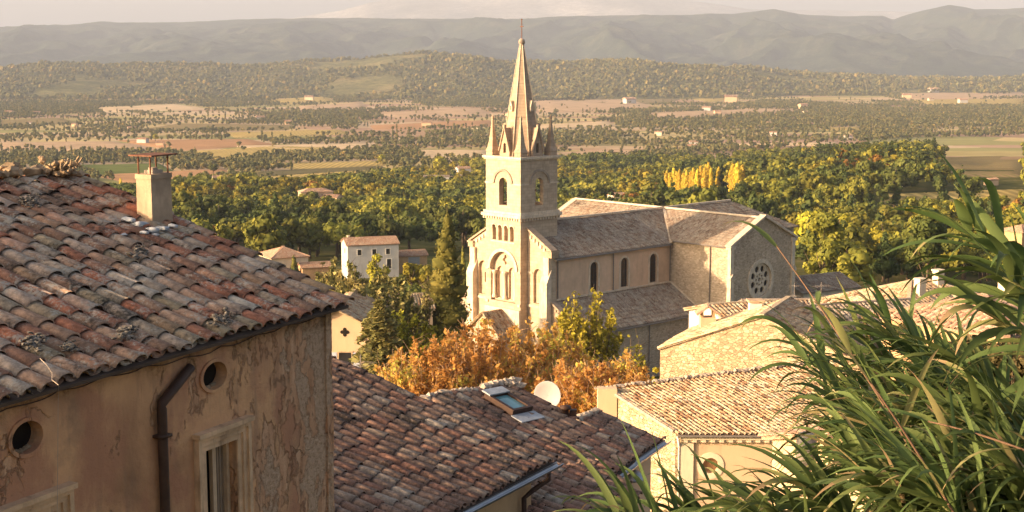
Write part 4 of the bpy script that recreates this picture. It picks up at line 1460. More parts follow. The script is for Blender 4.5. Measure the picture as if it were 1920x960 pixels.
# chimney
cf = on_roof1(286, 424)
px = 1 / 157.0
mb = MB()
cw, cd, chh = 0.40, 0.25, 0.64
cc0 = cf + np.array([0, 0.0, 0])
v8 = []
for z, k in ((-0.35, 1.0), (chh, 0.94)):
    for sx, sy in ((0, 0), (1, 0), (1, 1), (0, 1)):
        v8.append(cc0 + np.array([(sx - 0.0) * cw * k, sy * cd * k, z]))
mb.add(v8, [(3, 2, 1, 0), (4, 5, 6, 7), (0, 1, 5, 4), (1, 2, 6, 5), (2, 3, 7, 6), (3, 0, 4, 7)])
mb.box(cc0 + np.array([-0.012, -0.012, chh - 0.055]), (cw * 0.94 + 0.024, cd * 0.94 + 0.024, 0.06))
chim = mb.build("chimney", M['chimney_render'], roof1)
mb = MB()
for dx, dy in ((0.03, 0.03), (cw * 0.9, 0.03), (0.03, cd * 0.88), (cw * 0.9, cd * 0.88)):
    mb.tube([cc0 + np.array([dx, dy, chh - 0.02]), cc0 + np.array([dx, dy, chh + 0.235])], 0.012, 6)
mb.box(cc0 + np.array([-0.06, -0.07, chh + 0.232]), (cw + 0.1, cd + 0.12, 0.018))
mb.build("chimney_cap", M['iron'], chim)
mb = MB(); mb.box(cc0 + np.array([0.1, 0.06, chh]), (0.2, 0.13, 0.05)); mb.box(cc0 + np.array([0.14, 0.09, chh + 0.05]), (0.1, 0.07, 0.03)); mb.build("flue", M['mortar'], chim)
mb = MB()
for (u, v, r) in ((240, 412, .09), (262, 420, .10), (285, 432, .10), (305, 428, .09), (322, 424, .07), (232, 440, .05), (270, 436, .06), (292, 440, .05)):
    lumps(mb, [(on_roof1(u, v, 0.075), r)], 2, rng, 0.35)
mb.build("flashing", M['lead'], chim, True)

# ================================================================== THE MIDDLE ROOFS
def plane_roof(name, E, eaz, slope, pxpoly, m, root, s, c, rad, seed, k=6, sag=0.03):
    """roof plane through eave point E; eave runs towards azimuth eaz; outline given by photo pixels on that plane"""
    ev = azv(eaz); dh = azv(eaz + 90)
    dn = dh * math.cos(R(slope)) - Z3 * math.sin(R(slope))
    nr = np.cross(ev, dn); nr = nr if nr[2] > 0 else -nr
    pts = [hit(u, v, E, nr) for u, v in pxpoly]
    poly = [((p - E) @ ev, (p - E) @ dn) for p in pts]
    o = tile_roof(name, E, ev, dn, poly, m, None, s=s, c=c, rad=rad, seed=seed, k=k, sag=sag)
    part(o, root)
    return o, ev, dn, nr


def half_gutter(mb, a, b, r, k=8):
    a = np.array(a, float); b = np.array(b, float); d = (b - a) / np.linalg.norm(b - a)
    sd = np.cross(d, Z3); sd /= np.linalg.norm(sd)
    rows = []
    for p in (a, b):
        outer = [p + sd * r * math.cos(math.pi * i / k) - Z3 * r * math.sin(math.pi * i / k) for i in range(k + 1)]
        inner = [p + sd * (r - 0.012) * math.cos(math.pi * i / k) - Z3 * (r - 0.012) * math.sin(math.pi * i / k) for i in range(k, -1, -1)]
        rows.append(outer + inner)
    n = len(rows[0])
    mb.add(rows[0] + rows[1], [(i, (i + 1) % n, (i + 1) % n + n, i + n) for i in range(n)] + [tuple(range(n)), tuple(range(2 * n - 1, n - 1, -1))])
    mb.tube([a + sd * r, b + sd * r], 0.014, 6); mb.tube([a - sd * r, b - sd * r], 0.010, 5)


EA = P(1041, 866, 26.0)
err, SLA, LA, dnA = solve_slope(EA, azv(120), 640, 690)
print("roof A", err, SLA, LA)
evA = azv(30)
ga = world_thing("village_house", (EA[0] - 4, EA[1] - 3, gz(EA[0] - 4, EA[1] - 3)), "long dark red tile roof with a zinc gutter beside the old ochre house", "house")
LA_ = LA + 0.5
roofA = tile_roof("roof", EA - dnA * LA_, -evA, dnA, [(0, 0), (11, 0), (11, LA_), (0, LA_)], M['tile_dark'], None, s=0.25, c=0.42, rad=0.1, seed=21, k=6, sag=0.05)
part(roofA, ga)
mb = MB()
half_gutter(mb, EA + azv(120) * 0.05 - Z3 * 0.04 + evA * 0.1, EA + azv(120) * 0.05 - Z3 * 0.05 - evA * 10.5, 0.075)
part(mb.build("gutter", M['zinc'], None), ga)
mb = MB()
wA = EA - azv(120) * 0.35 - Z3 * 0.12
mb.box(wA - evA * 10.5 - Z3 * 7 - azv(120) * 0.4, (10.2, 0.4, 6.9), evA, azv(120), Z3)
mb.box(wA - evA * 0.7 - Z3 * 7 - azv(120) * (LA - 0.2), (0.4, LA - 0.65, 6.9), evA, azv(120), Z3)
part(mb.build("wall", M['plaster_ochre'], None), ga)
mb = MB()
g0 = EA + azv(120) * 0.05 - Z3 * 0.12 - evA * 0.35
mb.tube([g0, g0 - Z3 * 0.12, g0 - Z3 * 0.3 - azv(120) * 0.2 - evA * 0.25, wA + azv(120) * 0.1 - evA * 0.75 - Z3 * 0.42, wA + azv(120) * 0.1 - evA * 0.75 - Z3 * 5], 0.05, 8)
part(mb.build("downpipe", M['pipe'], None, True), ga)

# roof B, behind A and lower
EB = P(1192, 862, 30.0)
gb = world_thing("village_house", (EB[0] - 3, EB[1] - 1, gz(EB[0] - 3, EB[1] - 1)), "red tile roof with a skylight and mortared top edge, satellite dish behind it", "house")
SLB = 16.5
B_poly = [(660, 722), (797, 748), (965, 718), (1082, 788), (1194, 860), (1140, 902), (1000, 905), (800, 800)]
roofB, evB, dnB, nB = plane_roof("roof", EB, 33, SLB, [(800, 749), (962, 719), (1084, 789), (1193, 861), (1146, 899), (980, 905), (820, 830)], M['tile_dark'], gb, 0.25, 0.42, 0.1, 22, 6, 0.05)
onB = lambda u, v, off=0.0: hit(u, v, EB + nB * off, nB)
rng = random.Random(12)
mb = MB()
cs = []
for i in range(44):
    f = i / 43
    q = onB(797 + (968 - 797) * f, 749 + (716 - 749) * f - 2 * math.sin(f * 9), 0.06)
    cs.append((q + np.array([rng.uniform(-.03, .03), 0.05, rng.uniform(-.02, .05)]), rng.uniform(0.08, 0.13)))
for i in range(8):
    q = onB(950 + i * 4, 719 + i * 0.5, 0.08); cs.append((q, rng.uniform(.07, .11)))
lumps(mb, cs, 1, rng)
part(mb.build("mortar_edge", M['mortar'], None), gb)
# skylight
k0, k1, k2, k3 = onB(905, 752, 0.02), onB(932, 738, 0.02), onB(985, 770, 0.02), onB(962, 785, 0.02)
ux = (k2 - k1) / np.linalg.norm(k2 - k1); uy = (k1 - k0); uy = uy - ux * (uy @ ux); uy /= np.linalg.norm(uy)
lx = (k2 - k1) @ ux; ly = abs((k1 - k0) @ uy)
mb = MB()
o_ = k0
mb.slab(o_ + nB * 0.2, ux, uy, [(0, 0), (lx, 0), (lx, ly), (0, ly)], [[(0.17, 0.09), (lx - 0.07, 0.09), (lx - 0.07, ly - 0.09), (0.17, ly - 0.09)]], -nB * 0.19)
sk = part(mb.build("skylight", M['pipe'], None), gb)
mb = MB(); mb.box(o_ + ux * 0.16 + uy * 0.08 + nB * 0.13, (lx - 0.22, ly - 0.16, 0.02), ux, uy, nB); gl = mb.build("glass", M['glass_sky'], None); gl.parent = sk
mb = MB(); mb.box(o_ + ux * (lx + 0.01) - uy * 0.05 + nB * 0.07, (0.34, ly + 0.1, 0.02), ux, uy, nB); mb.box(o_ - ux * 0.1 + uy * 0.0 + nB * 0.201, (0.26, ly, 0.03), ux, uy, nB)
fl_ = mb.build("flashing", M['lead'], None); fl_.parent = sk
mb = MB()
half_gutter(mb, EB + azv(123) * 0.04 - Z3 * 0.05, onB(1142, 902) + azv(123) * 0.04 - Z3 * 0.06, 0.08)
part(mb.build("gutter", M['zinc'], None), gb)
mb = MB()
wB = EB - azv(123) * 0.3 - Z3 * 0.14
mb.box(wB - evB * 5 - azv(123) * 0.3 - Z3 * 6, (4.9, 0.3, 5.9), evB, azv(123), Z3)
mb.box(wB - evB * 0.45 - azv(123) * 5.2 - Z3 * 6, (0.3, 4.9, 5.85), evB, azv(123), Z3)
part(mb.build("wall", M['plaster_ochre'], None), gb)

# roof C, the lowest step to the right
EC = P(1246, 824, 33.0)
gc = world_thing("village_house", (EC[0] - 2, EC[1], gz(EC[0] - 2, EC[1])), "short brownish tile roof with lead gutter touching the sunlit cream house", "house")
roofC, evC, dnC, nC = plane_roof("roof", EC, 27, 16.5, [(1082, 786), (1118, 772), (1246, 823), (1182, 866), (1150, 858)], M['tile_dark'], gc, 0.25, 0.42, 0.1, 23, 6, 0.04)
onC = lambda u, v, off=0.0: hit(u, v, EC + nC * off, nC)
mb = MB(); cs = []
for i in range(16):
    f = i / 15
    cs.append((onC(1080 + 38 * f, 787 - 15 * f, 0.07) + np.array([0, .03, rng.uniform(-.03, .04)]), rng.uniform(.08, .12)))
lumps(mb, cs, 1, rng)
part(mb.build("mortar_edge", M['mortar'], None), gc)
mb = MB()
half_gutter(mb, EC + azv(117) * 0.05 - Z3 * 0.04 + evC * 0.1, onC(1178, 869) + azv(117) * 0.05 - Z3 * 0.06, 0.085)
part(mb.build("gutter", M['zinc'], None), gc)
mb = MB()
wC = EC - azv(117) * 0.3 - Z3 * 0.14
mb.box(wC - evC * 3.4 - azv(117) * 0.3 - Z3 * 6, (3.3, 0.3, 5.9), evC, azv(117), Z3)
part(mb.build("wall", M['plaster_peach'], None), gc)
mb = MB()
bar(mb, wC - evC * 3.3 + azv(117) * 0.02 - Z3 * 0.12, wC - evC * 0.1 + azv(117) * 0.02 - Z3 * 0.12, 0.1, 0.18)
part(mb.build("eaves_board", M['trim_wood'], None), gc)
# lamp under the eave
lp = P(1187, 893, 31.6)
lamp = world_thing("wall_lamp", lp, "dark grey metal lamp hood on a bent arm below the gutter", "lamp")
mb = MB(); mb.lathe(lp, [(0.05, 0.16), (0.12, 0.12), (0.30, -0.02), (0.31, -0.06), (0.28, -0.04), (0.1, 0.08), (0.0, 0.09)], 16)
part(mb.build("lamp_shade", M['zinc'], None, True), lamp)
mb = MB(); mb.tube([lp + Z3 * 0.14, lp + Z3 * 0.3, lp + Z3 * 0.34 + np.array([-.25, .3, 0]), lp + np.array([-.5, .6, .3])], 0.025, 6)
mb.tube([lp + np.array([-.12, 0, .02]), lp + np.array([-.14, 0, -.5])], 0.02, 5)
part(mb.build("arm", M['pipe'], None, True), lamp)
# roof D, low in the gap
ED = P(1160, 940, 27.0)
gd = world_thing("village_house", (ED[0] - 1, ED[1], gz(ED[0] - 1, ED[1])), "low tile roof glimpsed in the gap under the gutters, behind reed tips", "house")
roofD, evD, dnD, nD = plane_roof("roof", ED, 33, 15, [(975, 985), (985, 880), (1120, 862), (1200, 930), (1150, 1010)], M['tile_dark'], gd, 0.25, 0.42, 0.1, 24, 6, 0.04)
mb = MB(); mb.box(ED - evD * 3 - azv(123) * 0.6 - Z3 * 5, (4.0, 0.3, 4.7), evD, azv(123), Z3); part(mb.build("wall", M['plaster_ochre'], None), gd)

# satellite dish
dp = P(1026, 741, 37.0)
dish = world_thing("satellite_dish", dp - Z3 * 0.9, "white round satellite dish rising behind the skylight roof", "satellite dish")
dax = np.array([-0.35, -0.9, 0.10]); dax /= np.linalg.norm(dax)
mb = MB()
rr = 0.37
mb.lathe(dp, [(0, -0.07), (rr * 0.4, -0.058), (rr * 0.75, -0.03), (rr, 0.0), (rr * 1.03, 0.0), (rr * 1.03, -0.015), (rr * 0.75, -0.045), (0, -0.085)], 32, 0.5, dax)
part(mb.build("reflector", M['dish'], None, True), dish)
mb = MB(); mb.tube([dp - dax * 0.08, dp - dax * 0.2 - Z3 * 0.1, dp - dax * 0.2 - Z3 * 1.2], 0.03, 8); part(mb.build("mast", M['pipe_grey'], None, True), dish)
mb = MB(); f_ = dp + dax * 0.3 - Z3 * 0.28 + np.array([.12, 0, 0]); mb.tube([dp - Z3 * 0.36 - dax * 0.02 + np.array([.05, 0, 0]), f_], 0.014, 6); mb.tube([f_, f_ + Z3 * 0.1 - dax * 0.04], 0.03, 8)
part(mb.build("feed_arm", M['pipe'], None, True), dish)
# small dark cowl beside the dish
cp_ = onB(1060, 782, 0.0)
cw_ = world_thing("roof_vent", cp_, "small black roof vent beside the white satellite dish", "vent")
mb = MB(); mb.lathe(cp_ - Z3 * 0.05, [(0.07, 0), (0.07, 0.22), (0.13, 0.24), (0.13, 0.30), (0.0, 0.34)], 12); part(mb.build("cowl", M['pipe'], None, True), cw_)
mb = MB(); mb.box(cp_ + np.array([.1, 0, .02]), (0.16, 0.14, 0.14)); part(mb.build("box_vent", M['pipe'], None), cw_)

# ================================================================== THE CREAM HOUSE WITH THE OCULUS
ER = P(1274, 814, 58.0)
ERr = hit(1482, 814.5, ER, Z3)
e1 = (ERr - ER) / np.linalg.norm(ERr - ER)
h1 = np.array([e1[1], -e1[0], 0.0])
h1 = h1 if h1[1] < 0 else -h1
SLR = 16.0
dq = h1 * math.cos(R(SLR)) - Z3 * math.sin(R(SLR))
nR = np.cross(e1, dq); nR = nR if nR[2] > 0 else -nR
VT = hit(1143, 731, ER, nR)                # top of the left verge: the side wall runs askew to the front
LR = float(np.linalg.norm(ER - VT)); dnR = (ER - VT) / LR
print("R1 verge", LR, "eave az", math.degrees(math.atan2(e1[0], e1[1])))


def skew(u, v):
    w = hit(u, v, ER, nR) - VT
    A_ = np.stack([e1, dnR], 1)
    return tuple(np.linalg.lstsq(A_, w, rcond=None)[0])


r1 = world_thing("cream_house", (ER[0] + 2, ER[1] + 2, gz(ER[0], ER[1] + 2)), "cream house with a small round window under a sunlit striped tile roof", "house")
WR = 8.6
zb = gz(ER[0], ER[1]) - 1
roofR = part(tile_roof("roof", VT, e1, dnR, [(0, 0), skew(1440, 688), skew(1560, 678), (WR, LR), (0, LR)], M['tile_pale'], None, s=0.232, c=0.40, rad=0.074, seed=41, k=6, sag=0.05, hz_=1.2, pan=0.12), r1)  # low pan value darkens the pan tiles, painting in shade between cover rows
wo = ER - h1 * 0.28 + e1 * 0.10
wo = np.array([wo[0], wo[1], 0])
Hw = ER[2] - 0.10
mb = MB()


def r1w(u, v):
    q = hit(u, v, wo, h1); return (q - wo) @ e1, q[2]


ox, oz = r1w(1332, 873)
orx = (r1w(1347, 873)[0] - r1w(1317, 873)[0]) / 2
mb.slab(wo, e1, Z3, [(0, zb), (WR - 0.1, zb), (WR - 0.1, Hw - 0.28), (0, Hw - 0.28)], [circ(ox, oz, orx, 24)], -h1 * 0.4)
part(mb.build("wall", M['plaster_peach'], None), r1)
mb = MB()
mb.box(wo + e1 * -0.002 + Z3 * (Hw - 0.278), (WR - 0.1, 0.16, 0.12), e1, h1, Z3); mb.box(wo - e1 * 0.05 + Z3 * (Hw - 0.155), (WR, 0.26, 0.10), e1, h1, Z3)
for i in range(22):
    mb.box(wo + e1 * (0.1 + i * 0.38) + h1 * 0.161 + Z3 * (Hw - 0.275), (0.16, 0.07, 0.115), e1, h1, Z3)
mb.box(wo - e1 * 0.02 + Z3 * zb, (0.55, 0.09, Hw - zb - 0.281), e1, h1, Z3)
part(mb.build("cornice", M['plaster_cream'], None), r1)
mb = MB(); mb.slab(wo + h1 * 0.03, e1, Z3, circ(ox, oz, orx * 1.7, 28), [circ(ox, oz, orx * 1.001, 28)], -h1 * 0.031)
oc1 = part(mb.build("oculus", M['plaster_cream'], None), r1)
mb = MB(); mb.slab(wo - h1 * 0.3, e1, Z3, circ(ox, oz, orx * 1.15, 24), [], -h1 * 0.05); g_ = mb.build("pane", M['plaster_ochre'], None); g_.parent = oc1
mb = MB(); half_gutter(mb, ER + h1 * 0.08 - Z3 * 0.06 - e1 * 0.1, ER + h1 * 0.08 - Z3 * 0.06 + e1 * WR, 0.07)
part(mb.build("gutter", M['pipe_grey'], None), r1)
mb = MB(); mb.tube([ER + h1 * 0.05 - e1 * 0.08 - Z3 * 0.1, wo + h1 * 0.07 - e1 * 0.08 + Z3 * (Hw - 0.5), wo + h1 * 0.07 - e1 * 0.08 + Z3 * zb], 0.05, 8)
part(mb.build("downpipe", M['white'], None, True), r1)
# verge: gable wall below and the little pillar at its top
mb = MB()
v0 = ER - dnR * LR; v1 = ER - dnR * 0.25
mb.prism([np.array([v0[0], v0[1], zb]), np.array([v1[0], v1[1], zb]), v1 - Z3 * 0.10, v0 - Z3 * 0.10], e1 * 0.35)
part(mb.build("gable_wall", M['rubble_warm'], None), r1)
mb = MB(); bar(mb, v0 - e1 * 0.02 + Z3 * 0.02, v1 - e1 * 0.02 + Z3 * 0.02, 0.26, 0.12)
part(mb.build("verge_mortar", M['mortar'], None), r1)
mb = MB()
mb.box(np.array([v0[0], v0[1], v0[2] - 2.6]) - e1 * 0.55 - h1 * 0.1, (0.85, 0.6, 2.75), e1, h1, Z3)
pl_ = part(mb.build("pillar", M['plaster_peach'], None), r1)
mb = MB(); cs = []
for i in range(58):
    f = i / 57
    cs.append((hit(1118 + 400 * f, 733 - 50 * f, ER, nR) + Z3 * (0.10 + rng.uniform(-.02, .03)), rng.uniform(.10, .15)))
lumps(mb, cs, 1, rng, 0.8)
part(mb.build("ridge_mortar", M['mortar'], None), r1)


# ================================================================== GENERIC GABLED / HIPPED HOUSES
def house(name, label, cat, loc, az, ln, wd, ht, slope, wall_m, tile_m, wins=(), hip=False, group=None, s=0.3, c=0.5, chim=None, over=0.25, detail=True, seed=1):
    """local x along the ridge, y across; loc = centre of the plan at ground"""
    root = empty(name, tuple(map(float, loc)), label, cat, R(90 - az), group)
    mb = MB()
    rise = wd / 2 * math.tan(R(slope))
    x0, x1, y0, y1 = -ln / 2, ln / 2, -wd / 2, wd / 2
    mb.box((x0, y0, -1.5), (ln, wd, ht + 1.5))
    if not hip:
        for x, e in ((x0, 0.3), (x1 - 0.3, 0.3)):
            mb.prism([(x, y0, ht), (x, y1, ht), (x, 0, ht + rise - 0.06)], (e, 0, 0))
    wl_ = mb.build("wall", wall_m, root)
    ov = over
    ez = ht - ov * math.tan(R(slope)) + 0.05
    ridge_z = ht + rise + 0.05
    hx = wd / 2 if hip else 0
    rx0, rx1 = x0 - ov + (hx + ov if hip else 0), x1 + ov - (hx + ov if hip else 0)
    lsl = math.hypot(wd / 2 + ov, ridge_z - ez)
    for sgn in (-1, 1):
        dn = np.array([0, sgn * (wd / 2 + ov), ez - ridge_z]) / lsl
        tile_roof("roof", (0, 0, ridge_z), X3, dn, [(rx0, 0), (rx1, 0), (x1 + ov, lsl), (x0 - ov, lsl)], tile_m, root, s=s, c=c, rad=s * 0.41, k=4, seed=seed + sgn, lod=1, sag=0.03)
    if hip:
        for sgn, rx in ((-1, rx0), (1, rx1)):
            dn = np.array([sgn * (hx + ov), 0, ez - ridge_z]); l2 = np.linalg.norm(dn)
            tile_roof("roof", (rx, 0, ridge_z), Y3, dn / l2, [(-0.01, 0), (0.01, 0), (wd / 2 + ov, l2), (-wd / 2 - ov, l2)], tile_m, root, s=s, c=c, rad=s * 0.41, k=4, seed=seed + 5 + sgn, lod=1, sag=0.03)
    if detail:
        mb = MB(); bar(mb, (rx0, 0, ridge_z + 0.05), (rx1, 0, ridge_z + 0.05), 0.3, 0.16)
        if hip:
            for rx, xe in ((rx0, x0 - ov), (rx1, x1 + ov)):
                for ye in (-wd / 2 - ov, wd / 2 + ov):
                    bar(mb, (rx, 0, ridge_z + 0.05), (xe, ye, ez + 0.08), 0.26, 0.14)
        mb.build("ridge_tiles", tile_m, root)
    for wspec in wins:
        face, along, z, w_, h_ = wspec[:5]
        kind = wspec[5] if len(wspec) > 5 else 'plain'
        o_, ux, nn = {'-y': (np.array([along, y0, z]), X3, -Y3), '+y': (np.array([along, y1, z]), X3, Y3), '-x': (np.array([x0, along, z]), Y3, -X3), '+x': (np.array([x1, along, z]), Y3, X3)}[face]
        mb = MB()
        f_ = 0.12
        mb.slab(o_ + nn * 0.06, ux, Z3, [(-w_ / 2 - f_, -f_), (w_ / 2 + f_, -f_), (w_ / 2 + f_, h_ + f_), (-w_ / 2 - f_, h_ + f_)], [[(-w_ / 2, 0), (w_ / 2, 0), (w_ / 2, h_), (-w_ / 2, h_)]], -nn * 0.06)
        wf_ = mb.build("window", M['trim_wood'] if kind != 'white' else M['white'], root)
        mb = MB(); mb.box(o_ - ux * w_ / 2 + nn * 0.002, (w_, 0.02, h_), ux, nn, Z3); mb.build("pane", M['glass_dark'] if kind != 'door' else M['shutter_grey'], wf_)
        if kind == 'shutters':
            for sg in (-1, 1):
                mb = MB(); mb.box(o_ + ux * (sg * (w_ * 0.78 + f_)) - ux * w_ * 0.24 + nn * 0.002, (w_ * 0.48, 0.05, h_), ux, nn, Z3); mb.build("shutter", M['shutter_blue'], wf_)
    if chim:
        for (cx, cy, w_, h_, mm) in chim:
            mb = MB(); zr = ridge_z - abs(cy) * math.tan(R(slope))
            mb.box((cx - w_ / 2, cy - w_ / 2, zr - 0.6), (w_, w_, h_ + 0.6)); mb.box((cx - w_ / 2 - 0.06, cy - w_ / 2 - 0.06, zr + h_), (w_ + 0.12, w_ + 0.12, 0.1))
            mb.build("chimney", mm, root)
    return root


# the stone gable house behind the cream house
AP = P(1428, 594, 78.0)
az2 = 24.0
dz2 = azv(az2)
acr = azv(az2 + 90)
LFT = hit(1238, 653, AP, dz2)
wl2 = abs((LFT - AP) @ acr); rise2 = AP[2] - LFT[2]
sl2 = math.degrees(math.atan2(rise2, wl2))
print("R2 half width", wl2, "slope", sl2)
g2 = gz(AP[0], AP[1] + 5)
house("stone_house", "sunlit rubble stone house whose wide gable faces the orange trees", "house", (*(AP + dz2 * 3.2)[:2], g2), az2, 6.4, wl2 * 2, LFT[2] - g2, sl2, M['rubble_warm'], M['tile_pale'], s=0.25, c=0.42, over=0.12, seed=51)
# its two chimneys rise from the houses just behind
q = P(1326, 612, 84.0)
ch = world_thing("chimney_stack", (q[0], q[1], q[2] - 3), "plastered chimney with a small tiled hood above the stone gable", "chimney")
mb = MB(); mb.box(q + np.array([-.45, -.4, -3.5]), (0.9, 0.8, 4.1)); part(mb.build("shaft", M['plaster_peach'], None), ch)
mb = MB()
for dx in (-.4, .28):
    mb = MB(); mb.box(q + np.array([dx, -.36, .6]), (0.12, 0.7, 0.35)); part(mb.build("hood_post", M['plaster_ochre'], None), ch)
mb = MB()
for sg in (-1, 1):
    bar(mb, q + np.array([sg * .7, 0, .78]), q + np.array([0, 0, 1.28]), 1.0, 0.12)
part(mb.build("tile_hood", M['tile_pink'], None), ch)
q = P(1415, 590, 84.0)
ch = world_thing("chimney_stack", (q[0], q[1], q[2] - 3), "white square chimney with a flat slab cap by the stone gable", "chimney")
mb = MB(); mb.box(q + np.array([-.35, -.35, -3.5]), (0.72, 0.7, 4.25)); part(mb.build("shaft", M['white'], None), ch)
mb = MB(); mb.box(q + np.array([-.46, -.46, .80]), (0.94, 0.92, 0.12))
for dx in (-.3, .2): mb.box(q + np.array([dx, -.3, .75]), (0.1, 0.6, 0.05))
part(mb.build("cap", M['trim_wood'], None), ch)


def house_px(name, label, cat, u, v, Y, az, ln, wd, ht, slope, wm, tm, anchor='eave', **kw):
    """v = pixel row of the ridge middle"""
    q = P(u, v, Y)
    rise = wd / 2 * math.tan(R(slope))
    return house(name, label, cat, (q[0], q[1], q[2] - rise - ht), az, ln, wd, ht, slope, wm, tm, **kw)


house_px("white_house", "narrow white plastered house wall between two chimneys below the church", "house", 1392, 570, 92, 72, 4.6, 6.5, 7, 14, M['plaster_white'], M['tile_pale'], seed=61)
house_px("village_house", "house with dark tile roof strip below the rose window gable", "house", 1505, 564, 98, 86, 8.2, 7, 7, 18, M['plaster_cream'], M['tile_grey'], seed=62)
house_px("village_house", "sunlit tile roof with two small chimneys beyond the reed tips", "house", 1722, 528, 95, 62, 10.0, 8.5, 7, 20, M['rubble_warm'], M['tile_pale'], hip=True, chim=((-1.4, -1.6, 0.55, 1.0, M['plaster_cream']), (1.2, -0.6, 0.55, 0.9, M['plaster_cream'])), seed=63)
house_px("village_house", "long pink tile roof with pale gutter, half hidden by the tall reed blades", "house", 1920, 545, 62, 52, 12, 6.0, 3.4, 16, M['plaster_ochre'], M['tile_pink'], hip=True, chim=((-1.6, -0.3, 0.7, 0.7, M['plaster_cream']),), seed=64)
house_px("village_house", "striped tile roof sloping behind the middle reeds", "house", 1612, 570, 88, 70, 7, 8, 7, 18, M['plaster_cream'], M['tile_grey'], seed=66)
house_px("village_house", "pink tile roof low among the reeds beside the cream house", "house", 1715, 792, 42, 62, 6, 6.0, 5, 15, M['plaster_peach'], M['tile_pink'], seed=67, s=0.25, c=0.42)
house_px("village_house", "dark slate coloured low roof right behind the rose window transept", "house", 1522, 517, 195, 60, 10, 8, 5, 20, M['plaster_cream'], M['tile_grey'], seed=68)
q = P(1512, 838, 40.0)
cw2 = world_thing("chimney_cowl", q - Z3 * 0.5, "rusty grey metal chimney cowl standing among the reed leaves", "chimney")
mb = MB(); mb.lathe(q - Z3 * 0.6, [(0.16, -0.5), (0.16, 0.1), (0.27, 0.14), (0.30, 0.35), (0.30, 0.9), (0.24, 1.0), (0.1, 1.05), (0, 1.05)], 14); part(mb.build("cowl", M['pipe_grey'], None, True), cw2)
mb = MB(); mb.tube([q + Z3 * 0.4, q + Z3 * 0.75], 0.035, 6); mb.tube([q + Z3 * .72 - X3 * .12, q + Z3 * .72 + X3 * .12], 0.02, 5); part(mb.build("finial", M['pipe'], None), cw2)


def antenna(label, u, v, Y, h, n, w_, az):
    p = P(u, v, Y)
    r_ = world_thing("tv_antenna", p - Z3 * h, label, "antenna")
    mb = MB(); mb.tube([p - Z3 * h, p + Z3 * 0.1], 0.018, 6); part(mb.build("mast", M['pipe_grey'], None), r_)
    mb = MB(); ax = azv(az); cr = azv(az + 90)
    for j in range(2):
        zc = p - Z3 * (0.15 + j * 0.7)
        mb.tube([zc - ax * w_ * 0.5, zc + ax * w_ * 0.5], 0.006, 4)
        for i in range(n):
            c_ = zc + ax * w_ * (i / (n - 1) - 0.5)
            mb.tube([c_ - cr * 0.34, c_ + cr * 0.34], 0.005, 4)
    part(mb.build("elements", M['pipe_grey'], None), r_)


antenna("pale television aerial above the dark red roof edge, near the quatrefoil house", 676, 672, 38, 1.4, 4, 0.6, 20)
antenna("comb shaped television aerial just right of the rose window gable", 1540, 532, 92, 2.5, 7, 1.2, 60)
antenna("thin television aerial mast at the foot of the rose window gable", 1490, 532, 96, 2.5, 3, 0.5, 40)

# ================================================================== HOUSES BEYOND
q = P(652, 580, 112.0)
hq = house("quatrefoil_house", "peach gabled house with quatrefoil opening and pale blue shutters among cedars", "house", (q[0] - 0.6, q[1] + 4, gz(q[0], q[1])), 2, 9, 5.4, q[2] - gz(q[0], q[1]) - 1.3, 26, M['plaster_peach'], M['tile_pale'],
           wins=(('-x', -0.55, q[2] - gz(q[0], q[1]) - 5.4, 1.0, 2.0, 'shutters'),), seed=71)
mb = MB()
hqz = q[2] - gz(q[0], q[1]) - 1.75
pts = []
for i in range(40):
    a = 2 * math.pi * i / 40
    r_ = 0.20 + 0.17 * abs(math.cos(2 * a))
    pts.append((-0.55 + r_ * math.cos(a), hqz + r_ * math.sin(a)))
mb.slab((-4.52, 0, 0), Y3, Z3, pts, [], (0.015, 0, 0))
mb.build("quatrefoil", M['void'], hq)
mb = MB()
for zz_ in (-0.9, -3.2):
    for s_ in (-1, 1):
        pts = [(-4.55, -2.35 + s_ * (0.05 + 0.22 * (abs(t) ** 2)), hqz + zz_ + t * 0.5) for t in np.linspace(-1, 1, 9)]
        mb.tube(pts, 0.035, 5)
mb.build("wall_anchors", M['pipe'], hq)


def house_g(name, label, u, v, Y, az, ln, wd, ht, slope, wm, tm, **kw):
    """v = pixel row of the ground line at the front"""
    q = P(u, v, Y)
    return house(name, label, "house", (q[0], q[1], q[2]), az, ln, wd, ht, slope, wm, tm, **kw)


house_g("hipped_house", "small yellow lit house with a hipped red roof left of the grey farmhouse", 532, 520, 300, 62, 8.0, 8.6, 4.9, 22, M['plaster_cream'], M['tile_pink'], hip=True, wins=(('-x', 0.2, 2.9, 0.6, 0.8), ('+y', 2.6, 2.6, 0.6, 0.8), ('-y', 1.5, 2.6, 0.8, 1.0)), over=0.35, seed=72)
house_g("lean_to", "low dark tiled lean-to on a pale post beside the hipped house", 590, 520, 294, 70, 6, 4.6, 2.4, 18, M['plaster_ochre'], M['tile_pink'], seed=73)
house_g("farmhouse", "grey fronted two storey farmhouse with pink tile roof and four windows", 694, 503, 285, 72, 10.4, 6.4, 5.2, 19, M['plaster_white'], M['tile_pink'],
        wins=(('-y', -2.8, 3.2, 0.8, 1.1, 'white'), ('-y', 0.2, 3.2, 0.8, 1.1, 'white'), ('-y', 3.0, 3.2, 0.8, 1.1, 'white'), ('-y', 3.2, 0.3, 0.9, 1.9, 'white'), ('-x', -0.5, 3.4, 0.6, 1.0, 'white')), chim=((-4.3, 0.4, 0.5, 0.5, M['plaster_cream']),), over=0.2, seed=74)
house_g("open_barn", "low open barn with reddish roof at the end of the grey farmhouse", 768, 495, 292, 70, 6.2, 4.6, 2.0, 20, M['plaster_ochre'], M['tile_pink'], wins=(('-y', 0.3, 0.2, 2.4, 1.6, 'door'),), seed=75)
